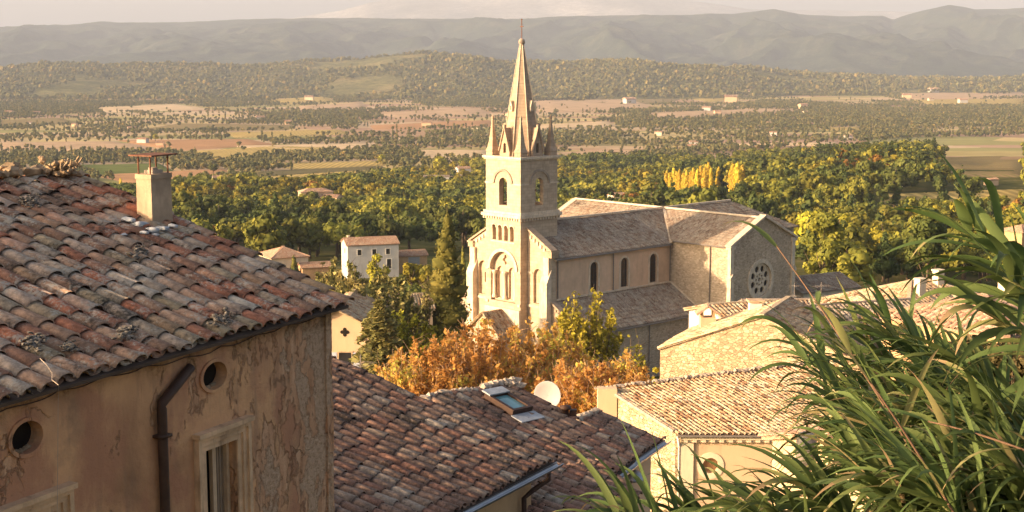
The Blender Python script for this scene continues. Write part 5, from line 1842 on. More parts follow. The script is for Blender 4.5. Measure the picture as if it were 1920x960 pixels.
house_g("cottage", "low cottage with lit tile roof and a round hole in its gable, behind cedars", 748, 600, 150, 78, 6.4, 6.0, 1.6, 20, M['plaster_peach'], M['tile_pale'], seed=76)
house_g("manor", "pale pink manor house with a hipped roof alone inside the wood", 592, 379, 640, 72, 14.5, 8, 5.0, 18, M['plaster_peach'], M['tile_pink'], hip=True, wins=tuple(('-y', x, 2.6, 0.9, 1.4) for x in (-5, -2.5, 0, 2.5, 5)), over=0.4, seed=77, detail=False)
house_g("manor_wing", "lower side wing beside the pale pink manor house in the wood", 622, 381, 636, 110, 8, 6, 3.0, 18, M['plaster_peach'], M['tile_pink'], seed=78, detail=False)
house_g("cottage", "pale cottage roof in the trees above the north transept", 1160, 374, 560, 70, 7, 6, 1.6, 20, M['plaster_cream'], M['tile_pink'], seed=79, detail=False)
house_g("cottage", "small white cottage by the tall golden tree left of the belfry", 868, 325, 980, 70, 9, 7, 3.5, 20, M['plaster_white'], M['tile_pink'], seed=80, detail=False)
house_g("long_shed", "long flat shed lying in the trees left of the church tower", 830, 338, 900, 85, 24, 9, 2.6, 10, M['plaster_white'], M['tile_grey'], seed=81, detail=False)
house_g("cottage", "white cottage under yellow trees above the chimney of the old house", 412, 345, 820, 70, 8, 7, 3.8, 20, M['plaster_white'], M['tile_pink'], seed=82, detail=False)
house_g("house_in_trees", "pink roofed house at the far right edge above the reeds", 1916, 456, 260, 60, 6, 5, 2.4, 20, M['plaster_ochre'], M['tile_pink'], hip=True, seed=83)
# tiny farms scattered over the plain
FARMS = [(70, 214, 12), (145, 190, 8), (248, 245, 16), (268, 268, 22), (140, 235, 10), (168, 300, 12), (488, 225, 16), (340, 190, 10), (18, 214, 14), (55, 232, 10), (300, 272, 14),
         (580, 187, 16), (765, 186, 12), (540, 232, 14), (1035, 268, 14), (1180, 193, 26), (1370, 190, 30), (1395, 178, 26), (1325, 207, 16), (1345, 212, 12), (1442, 234, 12), (1450, 253, 14),
         (1505, 202, 16), (1510, 212, 10), (1750, 173, 18), (1700, 183, 16), (1745, 188, 10), (1805, 192, 16), (1860, 163, 12), (1905, 166, 12), (1300, 272, 16), (1298, 280, 20), (1235, 252, 14),
         (1590, 260, 14), (1440, 155, 16), (1455, 152, 26), (1660, 122, 8), (1800, 119, 10), (1830, 121, 12), (1850, 121, 10), (800, 236, 20), (890, 240, 12), (720, 200, 10), (950, 215, 10), (1265, 161, 12), (1690, 348, 18), (1858, 346, 30)]
fproto = None
FG = "farmhouses scattered over the plain"
wm_ = [M['plaster_white'], M['plaster_peach'], M['plaster_cream']]
protos = []
for i in range(3):
    pr = house("farm_building", "tiny pale farmhouse with a low pitched tile roof far out on the plain", "house", (0, 0, 0), 70 + 20 * i, 1.5, 1.0, 0.45, 20, wm_[i], M['tile_pink'], group=FG, detail=False, over=0.03, s=0.12, c=0.3, seed=90 + i)
    protos.append(pr)
used = set()
for i, (u, v, wpx) in enumerate(FARMS):
    g_ = ground_hit(u, v + 2)
    if g_ is None: continue
    i3 = i % 3
    r_ = protos[i3] if i3 not in used else copy_tree(protos[i3])
    used.add(i3)
    sc_ = min(wpx, 9 + 0.45 * wpx) * g_[1] / FPX / 1.5
    r_.location = (float(g_[0]), float(g_[1]), float(g_[2]) + 0.2 * sc_)
    r_.scale = (sc_, sc_, sc_)
    r_.rotation_euler = (0, 0, random.Random(i).uniform(-0.5, 0.5))

# garden walls and lawn between the farmhouse and the church
def gwall(label, a, b, h, w_=0.4, m='rubble_grey'):
    p = ground_hit(*a); q = ground_hit(*b)
    mb = MB(); d = q - p; l = math.hypot(d[0], d[1]); n_ = 8
    for i in range(n_):
        s0 = p + d * i / n_; s1 = p + d * (i + 1) / n_
        z0, z1 = gz(s0[0], s0[1]), gz(s1[0], s1[1])
        sd = np.array([-d[1], d[0], 0]) / l * w_
        A_ = np.array([s0[0], s0[1], z0]); B_ = np.array([s1[0], s1[1], z1])
        mb.prism([A_ - Z3 * .6, B_ - Z3 * .6, B_ + Z3 * h, A_ + Z3 * h], sd)
    o = mb.build("garden_wall", M[m], None)
    return tag(o, label, "wall")


gwall("pale low garden wall below the farmhouse lawn, left of the cypress", (742, 560), (812, 548), 1.1)
gwall("grey retaining wall between the cypress and the church front", (855, 545), (905, 540), 1.3)
for (poly, nm) in (((790, 505, 880, 495, 885, 530, 800, 540), 'green'), ((745, 520, 800, 512, 812, 545, 745, 555), 'green')):
    pts = list(zip(poly[0::2], poly[1::2]))
    vs = [ground_hit(*p) for p in pts]
    mb = MB(); mb.add([(p[0], p[1], p[2] + 0.35) for p in vs], [tuple(range(len(vs)))])
    tag(mb.build("lawn", FM[nm], None), kind='structure')

# ================================================================== TREES
def ico(k):
    bm = bmesh.new(); bmesh.ops.create_icosphere(bm, subdivisions=k, radius=1.0)
    bm.verts.ensure_lookup_table()
    v = np.array([q.co[:] for q in bm.verts]); f = np.array([[q.index for q in fa.verts] for fa in bm.faces]); bm.free()
    return v, f


ICO1, ICO1F = ico(1)
ICO2, ICO2F = ico(2)


def leaf_cards(pts, nrm, size, rng, aspect=1.3):
    n = len(pts)
    nrm = nrm / np.linalg.norm(nrm, axis=1, keepdims=True)
    rv = rng.normal(size=(n, 3))
    t = np.cross(nrm, rv); t /= np.linalg.norm(t, axis=1, keepdims=True) + 1e-9
    b = np.cross(nrm, t)
    s = size * rng.uniform(0.55, 1.35, n)[:, None]
    t = t * s * aspect * 0.5; b = b * s * 0.5
    V = np.stack([pts - t * 0.9 - b * 0.35, pts - t * 0.1 + b * -1.0, pts + t, pts + t * 0.05 + b], 1).reshape(-1, 3)
    F = np.arange(n * 4).reshape(n, 4)
    return V, F


def crown(lobes, nleaf, size, seed, core=1, core_r=0.74, up=0.25):
    """lobes (n,4|6): centre, radius (or 3 radii). returns verts, [tri, quad], tint"""
    rng = np.random.default_rng(seed)
    lobes = np.array([l if len(l) == 6 else (l[0], l[1], l[2], l[3], l[3], l[3] * 0.85) for l in lobes], float)
    area = lobes[:, 3] * lobes[:, 4]; pick = rng.choice(len(lobes), nleaf, p=area / area.sum())
    d = rng.normal(size=(nleaf, 3)); d[:, 2] += up; d /= np.linalg.norm(d, axis=1, keepdims=True)
    rad = rng.uniform(0.70, 1.10, nleaf) ** 1.0
    P_ = lobes[pick, :3] + d * lobes[pick, 3:6] * rad[:, None]
    N_ = d + rng.normal(size=(nleaf, 3)) * 0.32
    V, F = leaf_cards(P_, N_, size, rng)
    lt = rng.uniform(-0.20, 0.20, len(lobes))
    T = np.clip(0.5 + lt[pick] + rng.normal(size=nleaf) * 0.11, 0, 1)
    faces = [F]; tint = [T]; VV = [V]; base = len(V)
    if core:
        tri = []
        for li, l in enumerate(lobes):
            cv, cf = (ICO1, ICO1F) if core == 1 else (ICO2, ICO2F)
            w = 1 + 0.28 * np.sin(cv[:, :1] * 5 + li) * np.cos(cv[:, 1:2] * 4 + li * 2) + rng.normal(size=(len(cv), 1)) * 0.07
            VV.append(l[:3] + cv * l[3:6] * core_r * w); tri.append(cf + base); base += len(cv)
            tint.append(np.clip(0.42 + lt[li] + rng.normal(size=len(cf)) * 0.12, 0, 1))
        faces = [F, np.concatenate(tri)]
    return np.concatenate(VV), faces, np.concatenate(tint)


def oak_lobes(seed, R_=3.6, H=7.6, n=13):
    rng = random.Random(seed)
    out = []
    for i in range(n):
        a = rng.uniform(0, 6.283); q = math.sqrt(rng.random()) * R_ * 0.66
        zc = H * 0.33 + (H * 0.47) * rng.random() * (1 - 0.55 * (q / R_) ** 2) + H * 0.06
        out.append((q * math.cos(a), q * math.sin(a), zc, rng.uniform(0.30, 0.46) * R_))
    out.append((0, 0, H * 0.55, R_ * 0.52))
    return out


def pine_lobes(seed, R_=2.3, H=10.0):
    rng = random.Random(seed); out = []
    n = 16
    for i in range(n):
        f = i / (n - 1); z = H * (0.22 + 0.74 * f); r = R_ * (1 - f) ** 0.75 + 0.35
        a = rng.uniform(0, 6.283); q = r * 0.45 * (1 - f * 0.6)
        out.append((q * math.cos(a), q * math.sin(a), z, r * 0.62, r * 0.62, r * 0.42))
    return out


def poplar_lobes(seed, R_=2.3, H=16.0):
    rng = random.Random(seed); out = []
    for i in range(17):
        f = i / 16; z = H * (0.12 + 0.80 * f); r = R_ * (0.55 + 0.9 * f) * (1 - f) ** 0.45 + 0.25
        out.append((rng.uniform(-.2, .2) * r, rng.uniform(-.2, .2) * r, z, r * 0.8, r * 0.8, H * 0.12))
    return out


def trunk_mesh(H, r, seed, limbs=4, spread=1.6, frac=0.5):
    rng = random.Random(seed); mb = MB()
    pts = [(0, 0, -0.6), (rng.uniform(-.1, .1), rng.uniform(-.1, .1), H * 0.25), (rng.uniform(-.3, .3), rng.uniform(-.3, .3), H * 0.55), (rng.uniform(-.3, .3), rng.uniform(-.3, .3), H * 0.85)]
    mb.tube(pts, [r * 1.3, r, r * 0.7, r * 0.2], 7)
    for i in range(limbs):
        a = i * 6.283 / limbs + rng.uniform(-.4, .4); z0 = H * rng.uniform(0.25, 0.5)
        mb.tube([(0, 0, z0), (math.cos(a) * spread * 0.5, math.sin(a) * spread * 0.5, z0 + H * 0.14), (math.cos(a) * spread, math.sin(a) * spread, z0 + H * 0.32)], [r * 0.5, r * 0.35, r * 0.1], 5)
    return mb


KINDS = {}


def kind(name, lobes_fn, nl, size, mat_, H, tr, nvar=4, core=1, spread=1.6, **kw):
    KINDS[name] = []
    for i in range(nvar):
        lob = lobes_fn(i + 1)
        V, F, T = crown(lob, nl, size, 100 + i, core, **kw)
        me = np_mesh(name + "_crown", V, F, T); me.materials.append(mat_)
        tm = trunk_mesh(H, tr, i, 4, spread)
        o = tm.build(name + "_trunk", M['bark'], None, True)
        tme = o.data; bpy.data.objects.remove(o)
        KINDS[name].append((me, tme))


kind('oak', lambda s_: oak_lobes(s_), 620, 0.62, M['leaf_oak'], 7.6, 0.28, 6)
kind('green', lambda s_: oak_lobes(s_ + 40, 3.3, 8.4, 15), 620, 0.58, M['leaf_green'], 8.4, 0.26, 4)
kind('pine', lambda s_: pine_lobes(s_ + 20), 620, 0.60, M['leaf_pine'], 10, 0.22, 4, spread=0.9)
kind('russet', lambda s_: oak_lobes(s_ + 60, 3.0, 6.6, 11), 520, 0.55, M['leaf_russet'], 6.6, 0.22, 3)
kind('yellow', lambda s_: oak_lobes(s_ + 70, 3.0, 7.6, 12), 560, 0.55, M['leaf_yellow'], 7.6, 0.22, 3)
kind('poplar', lambda s_: poplar_lobes(s_), 700, 0.7, M['leaf_gold'], 16, 0.25, 3, spread=0.6)
TREE_LABEL = {
    'oak': ("bushy olive green tree standing in the dense wood beyond the houses", "broad olive green trees of the wood"),
    'green': ("deep green round tree standing in the dense wood beyond the houses", "deep green round trees of the wood"),
    'pine': ("dark pointed conifer standing in the dense wood beyond the houses", "dark conifers of the wood"),
    'russet': ("small russet brown tree standing in the dense wood beyond the houses", "russet trees of the wood"),
    'yellow': ("yellow green autumn tree standing in the dense wood beyond the houses", "yellow green trees of the wood"),
    'poplar': ("tall golden poplar in the row beyond the church transept", "golden poplars in a row"),
}
TNAME = {'oak': 'oak_tree', 'green': 'leafy_tree', 'pine': 'conifer_tree', 'russet': 'russet_tree', 'yellow': 'yellow_tree', 'poplar': 'poplar_tree'}


def tree(kind_, x, y, sc_, rot, var, label=None, group=None, z=None, sz=1.0):
    lb, gp = TREE_LABEL[kind_]
    r_ = empty(TNAME[kind_], (float(x), float(y), gz(x, y) if z is None else float(z)), label or lb, "tree", rot, (gp if label is None else group))
    r_.scale = (sc_, sc_, sc_ * sz)
    cm, tm = KINDS[kind_][var % len(KINDS[kind_])]
    link(bpy.data.objects.new("crown", cm), r_); link(bpy.data.objects.new("trunk", tm), r_)
    return r_


# ---- where trees stand
rng = np.random.default_rng(77)


def forest_top(u):
    """upper edge of the near wood in photo rows"""
    return np.interp(u, [0, 320, 340, 450, 560, 700, 800, 920, 1040, 1130, 1240, 1420, 1560, 1700, 1920], [420, 372, 352, 352, 345, 338, 330, 318, 312, 305, 300, 285, 272, 262, 258])


def scatter(y0, y1, spacing, jit=0.45):
    out = []
    y = y0
    while y < y1:
        half = 0.41 * y
        xs = np.arange(-half, half, spacing) + rng.uniform(-.5, .5, int(math.ceil(2 * half / spacing))) * spacing * 2 * jit
        out.append(np.stack([xs, y + rng.uniform(-jit, jit, len(xs)) * spacing], 1))
        y += spacing * 0.9
    return np.concatenate(out)


pts = scatter(205, 1250, 8.4)
zz_ = ground_z(pts[:, 0], pts[:, 1])
U, V_ = proj(np.stack([pts[:, 0], pts[:, 1], zz_], 1))
keep = (V_ > forest_top(U)) & (U > -120) & (U < 2050) & ~in_field(U, V_) & ~in_field(U, V_ - 5.0 * FPX / pts[:, 1])
low = np.interp(U, [0, 480, 560, 640, 760, 880, 1040, 1480, 1540, 1700, 2000], [600, 512, 492, 488, 480, 474, 470, 470, 560, 560, 560])
keep &= V_ < low
keep &= ~((pts[:, 0] > 8) & (pts[:, 0] < 62) & (pts[:, 1] < 222))
dens = fbm(pts[:, 0] / 38, pts[:, 1] / 38, 9, 3)
keep &= (dens > 0.37)
keep &= ~((U > 150) & (U < 485) & (V_ > 480)) & ~((U > 585) & (U < 645) & (V_ > 487))
keep &= ~((U > 1232) & (U < 1412) & (V_ > 366) & (V_ < 392))
# clearings round the houses in the wood
for (hu, hv, rw, rh) in ((592, 383, 42, 16), (625, 384, 30, 12), (1170, 382, 50, 12), (830, 341, 52, 7), (868, 328, 24, 8), (412, 348, 26, 8), (532, 512, 62, 14), (694, 500, 62, 12), (768, 492, 42, 12), (1905, 462, 40, 20)):
    keep &= ~((np.abs(U - hu) < rw) & (V_ > hv - 2) & (V_ < hv + rh))
pts = pts[keep]; U = U[keep]; V_ = V_[keep]
N = len(pts)
kn = fbm(pts[:, 0] / 70 + 5, pts[:, 1] / 70, 15, 3)
rr = rng.random(N)
pine_zone = np.clip((U - 1050) / 500, 0, 1) * 0.30
K = np.where(rr < 0.10 + pine_zone, 'pine', np.where(kn > 0.66, 'yellow', np.where(kn < 0.40, 'green', 'oak')))
K = np.where((rr > 0.982) & (K != 'pine'), 'russet', K)
S = rng.uniform(0.75, 1.25, N) * (0.75 + 1.1 * fbm(pts[:, 0] / 55, pts[:, 1] / 55, 23, 3)) * np.where(K == 'pine', 0.9, 1.0)
order = np.argsort(pts[:, 1] / S)
vis = (U > -40) & (U < 1960)
ind = [i for i in order if vis[i]][:285]
indset = set(ind)
rg = random.Random(3)
for i in ind:
    tree(K[i], pts[i, 0], pts[i, 1], S[i], rg.uniform(0, 6.28), rg.randrange(6), sz=rg.uniform(0.9, 1.15))


def mass(name, P3, K_, S_, var, m, col_of=None):
    """P3 (N,3), one mesh of many trees; var: dict kind -> list of (V, faces, tint)"""
    VV = []; QF = []; TF = []; QT = []; TT = []
    base = 0
    rngm = np.random.default_rng(5)
    vid = rngm.integers(0, 1000, len(P3)); rot = rngm.uniform(0, 6.283, len(P3)); tj = rngm.normal(size=len(P3)) * 0.14
    for kk in set(K_):
        for vi, (v, fs, t) in enumerate(var[kk]):
            idx = np.where((K_ == kk) & (vid % len(var[kk]) == vi))[0]
            if len(idx) == 0: continue
            c, s_ = np.cos(rot[idx]), np.sin(rot[idx]); sc_ = S_[idx]
            X = (v[None, :, 0] * c[:, None] - v[None, :, 1] * s_[:, None]) * sc_[:, None] + P3[idx, 0][:, None]
            Y = (v[None, :, 0] * s_[:, None] + v[None, :, 1] * c[:, None]) * sc_[:, None] + P3[idx, 1][:, None]
            Z = v[None, :, 2] * sc_[:, None] + P3[idx, 2][:, None]
            VV.append(np.stack([X, Y, Z], -1).reshape(-1, 3).astype(np.float32))
            off = base + np.arange(len(idx)) * len(v)
            nq = 0
            for f in fs:
                ff = (f[None] + off[:, None, None]).reshape(-1, f.shape[1])
                tt = np.clip(t[nq:nq + len(f)][None, :] + tj[idx][:, None] + (col_of[kk] if col_of else 0), 0, 1).ravel()
                nq += len(f)
                (QF if f.shape[1] == 4 else TF).append(ff); (QT if f.shape[1] == 4 else TT).append(tt)
            base += len(idx) * len(v)
    faces = []; tint = []
    if QF: faces.append(np.concatenate(QF)); tint.append(np.concatenate(QT))
    if TF: faces.append(np.concatenate(TF)); tint.append(np.concatenate(TT))
    o = np_obj(name, np.concatenate(VV), faces, m, None, np.concatenate(tint))
    return tag(o, kind='stuff')


MATK = {'oak': 'leaf_oak', 'green': 'leaf_green', 'pine': 'leaf_pine', 'russet': 'leaf_russet', 'yellow': 'leaf_yellow'}
LB = {'oak': lambda i: oak_lobes(i + 1, n=7), 'green': lambda i: oak_lobes(i + 40, 3.3, 8.4, 7), 'pine': lambda i: pine_lobes(i + 20)[::3], 'russet': lambda i: oak_lobes(i + 60, 3.0, 6.6, 6), 'yellow': lambda i: oak_lobes(i + 70, 3.0, 7.6, 6)}
rest = np.array([i not in indset for i in range(N)])
zall = ground_z(pts[:, 0], pts[:, 1])
for kk in MATK:
    for nm, a, b, nl, sz_, core in (("woods", 0, 560, 420, 0.66, 1), ("woods", 560, 1300, 190, 0.85, 1)):
        sel = rest & (K == kk) & (pts[:, 1] >= a) & (pts[:, 1] < b)
        if sel.sum() == 0: continue
        lim = 7 if nl > 200 else 5
        var = {kk: [crown(LB[kk](i)[:lim] if kk != 'pine' else LB[kk](i), nl, sz_, 300 + i, core, 0.62) for i in range(3)]}
        mass(nm, np.stack([pts[sel, 0], pts[sel, 1], zall[sel]], 1), K[sel], S[sel], var, M[MATK[kk]])
print("near wood", N, "individual", len(ind))

# ---- the plain: spinneys, hedges, orchards
pp = scatter(1000, 4300, 11.0)
zp = ground_z(pp[:, 0], pp[:, 1])
U, V_ = proj(np.stack([pp[:, 0], pp[:, 1], zp], 1))
w1 = fbm(pp[:, 0] / 330 + 2, pp[:, 1] / 480, 41, 4)
w2 = fbm(pp[:, 0] / 900, pp[:, 1] / 1500 + 4, 43, 3)
dens = w1 + 0.40 * (w2 - 0.5) + 0.13 * np.clip((U - 1000) / 600, 0, 1)
keep = (V_ < forest_top(U) - 1) & ~in_field(U, V_) & ~in_field(U, V_ - 3.5 * FPX / pp[:, 1]) & (dens > 0.565) & (rng.random(len(pp)) < 0.9)
A_ = pp[keep]
hed = []
rh = random.Random(9)
for i in range(680):
    y = 1000 * (4.3) ** rh.random(); x = rh.uniform(-0.4, 0.4) * y
    ln = rh.uniform(60, 340); a = rh.gauss(0.12, 0.28) if rh.random() < 0.75 else rh.uniform(0, 3.14)
    n_ = int(ln / rh.uniform(6, 11))
    for k in range(n_):
        f = (k / max(1, n_ - 1) - .5) * ln
        hed.append((x + math.cos(a) * f + rh.gauss(0, 1.5), y + math.sin(a) * f + rh.gauss(0, 1.5)))
hed = np.array(hed)
zh = ground_z(hed[:, 0], hed[:, 1]); Uh, Vh = proj(np.stack([hed[:, 0], hed[:, 1], zh], 1))
hed = hed[(Vh < forest_top(Uh) - 2) & ~in_field(Uh, Vh)]
sing = scatter(1000, 4200, 120); us, vs_ = proj(np.stack([sing[:, 0], sing[:, 1], ground_z(sing[:, 0], sing[:, 1])], 1)); sing = sing[(vs_ < forest_top(us) - 2)]
plain = np.concatenate([A_, hed, sing])
Sp = rng.uniform(0.5, 1.1, len(plain)) * np.interp(plain[:, 1], [1000, 4000], [0.95, 1.1])
Kp = np.where(rng.random(len(plain)) < 0.15, 'tall', 'round')
var = {'round': [crown(oak_lobes(i + 1, 3.8, 7.6, 2), 44, 2.2, 400 + i, 1, 0.80) for i in range(5)], 'tall': [crown(poplar_lobes(i, 1.7, 11)[::4], 34, 1.9, 420 + i, 1, 0.85) for i in range(3)]}
mass("valley_woods", np.stack([plain[:, 0], plain[:, 1], ground_z(plain[:, 0], plain[:, 1])], 1), Kp, Sp, var, M['leaf_far'])
# ---- on the hills
hp_ = scatter(3700, 6100, 22.0)
hh = hills_z(hp_[:, 0], hp_[:, 1]); gg = ground_z(hp_[:, 0], hp_[:, 1])
w1 = fbm(hp_[:, 0] / 420, hp_[:, 1] / 700, 61, 4)
kp = (hh > gg + 1) & (w1 > 0.33)
w3 = fbm(hp_[:, 0] / 500 + 8, hp_[:, 1] / 900, 63, 4)
kp |= (hh <= gg + 1) & (w3 > 0.57)
hp_ = hp_[kp]; hh = np.maximum(hh, gg)[kp]
var = {'round': [crown(oak_lobes(i + 1, 6.2, 9.0, 1)[:1], 14, 4.6, 500 + i, 1, 0.9) for i in range(5)]}
mass("hill_woods", np.stack([hp_[:, 0], hp_[:, 1], hh], 1), np.array(['round'] * len(hp_)), rng.uniform(0.9, 2.0, len(hp_)), var, M['leaf_far'])
print("plain", len(plain), "hills", len(hp_))

# golden poplars and lone trees
for i, (u, vt, vb) in enumerate([(1250, 322, 366), (1262, 318, 364), (1274, 320, 366), (1287, 322, 366), (1300, 318, 366), (1313, 314, 364), (1326, 308, 364), (1346, 316, 360), (1372, 310, 368), (1382, 308, 370), (1391, 314, 368), (1256, 326, 366), (1268, 324, 366), (1281, 326, 366), (1294, 324, 366), (1307, 320, 366), (1320, 316, 366), (1332, 318, 364), (1377, 318, 370), (1387, 318, 370)]):
    g_ = ground_hit(u, vb + 6)
    Ht = (vb + 6 - vt) * g_[1] / FPX
    tree('poplar', g_[0], g_[1], Ht / 14.6, i * 1.3, i)
for (kd, u, vt, vb, lab) in (('yellow', 826, 291, 333, "large round golden tree at the wood's edge left of the belfry"),
                             ('poplar', 227, 334, 366, "slim yellow poplar just above the old roof, left of its chimney"),
                             ('yellow', 432, 324, 352, "light yellow tree near the white cottage beyond the old roof"),
                             ('yellow', 716, 288, 312, "pale golden tree at the edge of the fields above the wood"),
                             ('yellow', 292, 250, 266, "tiny bright yellow tree on the plain above the old chimney"),
                             ('green', 400, 306, 330, "dark green tree between fields behind the old chimney")):
    g_ = ground_hit(u, vb)
    Ht = (vb - vt) * g_[1] / FPX
    tree(kd, g_[0], g_[1], Ht / (15.6 if kd == 'poplar' else 7.4), 1.0, 1, label=lab)

# ---- hero trees
def hero(name, label, x, y, z, V, F, T, lm, trunk_mb, tm='bark'):
    r_ = empty(name, (float(x), float(y), float(z)), label, "tree")
    np_obj("crown", V, F, lm, r_, T)
    trunk_mb.build("trunk", M[tm], r_, True)
    return r_


def orange_tree(u, vtop, Y, wpx, seed, label, name="orange_tree", lm='leaf_orange', n=5600, nb=60, tw='twig', size=0.21):
    q = P(u, vtop, Y); g_ = gz(q[0], q[1]); H = q[2] - g_; Rw = wpx / 2 * Y / FPX
    rg_ = random.Random(seed); lob = []; mb = MB()
    mb.tube([(0, 0, -.5), (0.05, 0, H * .18), (0, 0.1, H * .32)], [.3, .24, .18], 8)
    leafp = []
    for i in range(nb):
        a = rg_.uniform(0, 6.283); q_ = math.sqrt(rg_.random()) * Rw
        top = H * (1 - 0.30 * (q_ / Rw) ** 2) * rg_.uniform(0.88, 1.06)
        b0 = np.array([math.cos(a) * q_ * .18, math.sin(a) * q_ * .18, H * .27])
        b1 = np.array([math.cos(a) * q_ * .75, math.sin(a) * q_ * .75, H * .5])
        b2 = np.array([math.cos(a) * q_, math.sin(a) * q_, top])
        mb.tube([b0, b1, (b1 + b2) / 2 + np.array([rg_.gauss(0, .1), rg_.gauss(0, .1), 0]), b2], [.08, .055, .04, .018], 4)
        for k in range(16):
            f = rg_.uniform(0.0, 1.0); c = b1 + (b2 - b1) * f
            leafp.append((c, 0.62 * (1.05 - 0.45 * f)))
            if k < 5:
                e = c + np.array([rg_.gauss(0, .5), rg_.gauss(0, .5), rg_.uniform(.3, .9)])
                mb.tube([c, e], [.022, .010], 3)
    rng_ = np.random.default_rng(seed)
    pk = rng_.integers(0, len(leafp), n)
    C_ = np.array([p[0] for p in leafp])[pk]; Rr = np.array([p[1] for p in leafp])[pk]
    d = rng_.normal(size=(n, 3)); d /= np.linalg.norm(d, axis=1, keepdims=True)
    pos = C_ + d * (Rr * rng_.uniform(0.1, 1.0, n))[:, None]
    V, F = leaf_cards(pos, d + rng_.normal(size=(n, 3)) * .8, size, rng_, 1.6)
    clump = vnoise(pos[:, 0] * .8 + seed * 3, pos[:, 2] * .8 + pos[:, 1] * .5, seed)
    T = np.clip(clump * 0.9 + 0.08 + rng_.normal(size=n) * .16, 0, 1)
    hero(name, label, q[0], q[1], g_, V, F, T, M[lm], mb, tw)


orange_tree(800, 632, 98, 210, 1, "orange leaved tree at the left of the row before the church")
orange_tree(905, 592, 101, 270, 2, "tallest orange leaved tree, in front of the church porch")
orange_tree(1015, 602, 104, 210, 3, "orange brown tree behind the white satellite dish")
orange_tree(1090, 668, 92, 190, 4, "low orange tree between the dish and the cream house")
orange_tree(1160, 668, 100, 150, 6, "small orange tree against the church aisle wall")


def leafy_hero(name, label, u, vtop, Y, wpx, lm, seed, n=5200, size=0.30, lobes=18, hfrac=0.3, dens_core=0, tr=.22):
    q = P(u, vtop, Y); g_ = gz(q[0], q[1]); H = q[2] - g_; Rw = wpx / 2 * Y / FPX
    rg_ = random.Random(seed); L_ = []
    for i in range(lobes):
        a = rg_.uniform(0, 6.283); f = rg_.random()
        z = H * (hfrac + (0.92 - hfrac) * f); rmax = Rw * math.sin(math.pi * min(1, 0.22 + 0.74 * f)) ** .7
        q_ = rmax * math.sqrt(rg_.random()) * .75
        L_.append((q_ * math.cos(a), q_ * math.sin(a), z, Rw * rg_.uniform(.24, .38) * (18 / max(18, lobes)) ** .6))
    V, F, T = crown(L_, n, size, seed, dens_core, 0.62)
    return hero(name, label, q[0], q[1], g_, V, F, T, lm, trunk_mesh(H, tr, seed, 6, Rw * .6))


orange_tree(1098, 540, 118, 150, 5, "airy yellow green tree in front of the church aisle roof", "yellow_tree", 'leaf_yellow', 5200, 44, 'bark', 0.24)
orange_tree(1190, 622, 112, 46, 8, "thin yellow sapling against the lower aisle wall", "yellow_tree", 'leaf_yellow', 420, 9, 'bark', 0.2)
orange_tree(766, 585, 116, 130, 9, "yellow green bush at the foot of the cedars, left of the orange trees", "yellow_bush", 'leaf_yellow', 5200, 40, 'bark', 0.24)
leafy_hero("round_bush", "round yellowish bush in front of the open barn", 772, 488, 262, 62, M['leaf_yellow'], 14, 1500, 0.5, 10, 0.2, 1)
leafy_hero("round_bush", "olive bush between the open barn and the cypress", 800, 498, 240, 50, M['leaf_oak'], 15, 1400, 0.45, 10, 0.2, 1)
leafy_hero("garden_tree", "orange tinged tree in front of the grey farmhouse door", 706, 474, 262, 60, M['leaf_yellow'], 16, 1300, 0.42, 10, 0.25, 0)
leafy_hero("garden_tree", "dark hedge like tree right of the hipped house", 552, 508, 262, 60, M['leaf_green'], 17, 1500, 0.5, 10, 0.1, 1)
leafy_hero("stone_pine", "bright green dome shaped pine above the reeds", 1745, 384, 215, 118, M['leaf_green'], 18, 4200, 0.5, 22, 0.45, 1)
leafy_hero("big_conifer", "pointed green conifer left of the dome shaped pine", 1668, 450, 200, 72, M['leaf_pine'], 19, 3000, 0.45, 18, 0.1, 1)
leafy_hero("yellow_tree", "yellow tree under the dome shaped pine, above the pink roof", 1712, 492, 175, 70, M['leaf_yellow'], 20, 2200, 0.4, 14, 0.15, 1)
leafy_hero("broad_tree", "broad olive tree directly right of the rose window gable", 1545, 392, 235, 120, M['leaf_oak'], 23, 4400, 0.5, 24, 0.1, 1)
leafy_hero("bush", "yellow green bush at the corner of the stone gable house", 1232, 664, 84, 26, M['leaf_yellow'], 24, 700, 0.16, 8, 0.2, 1)



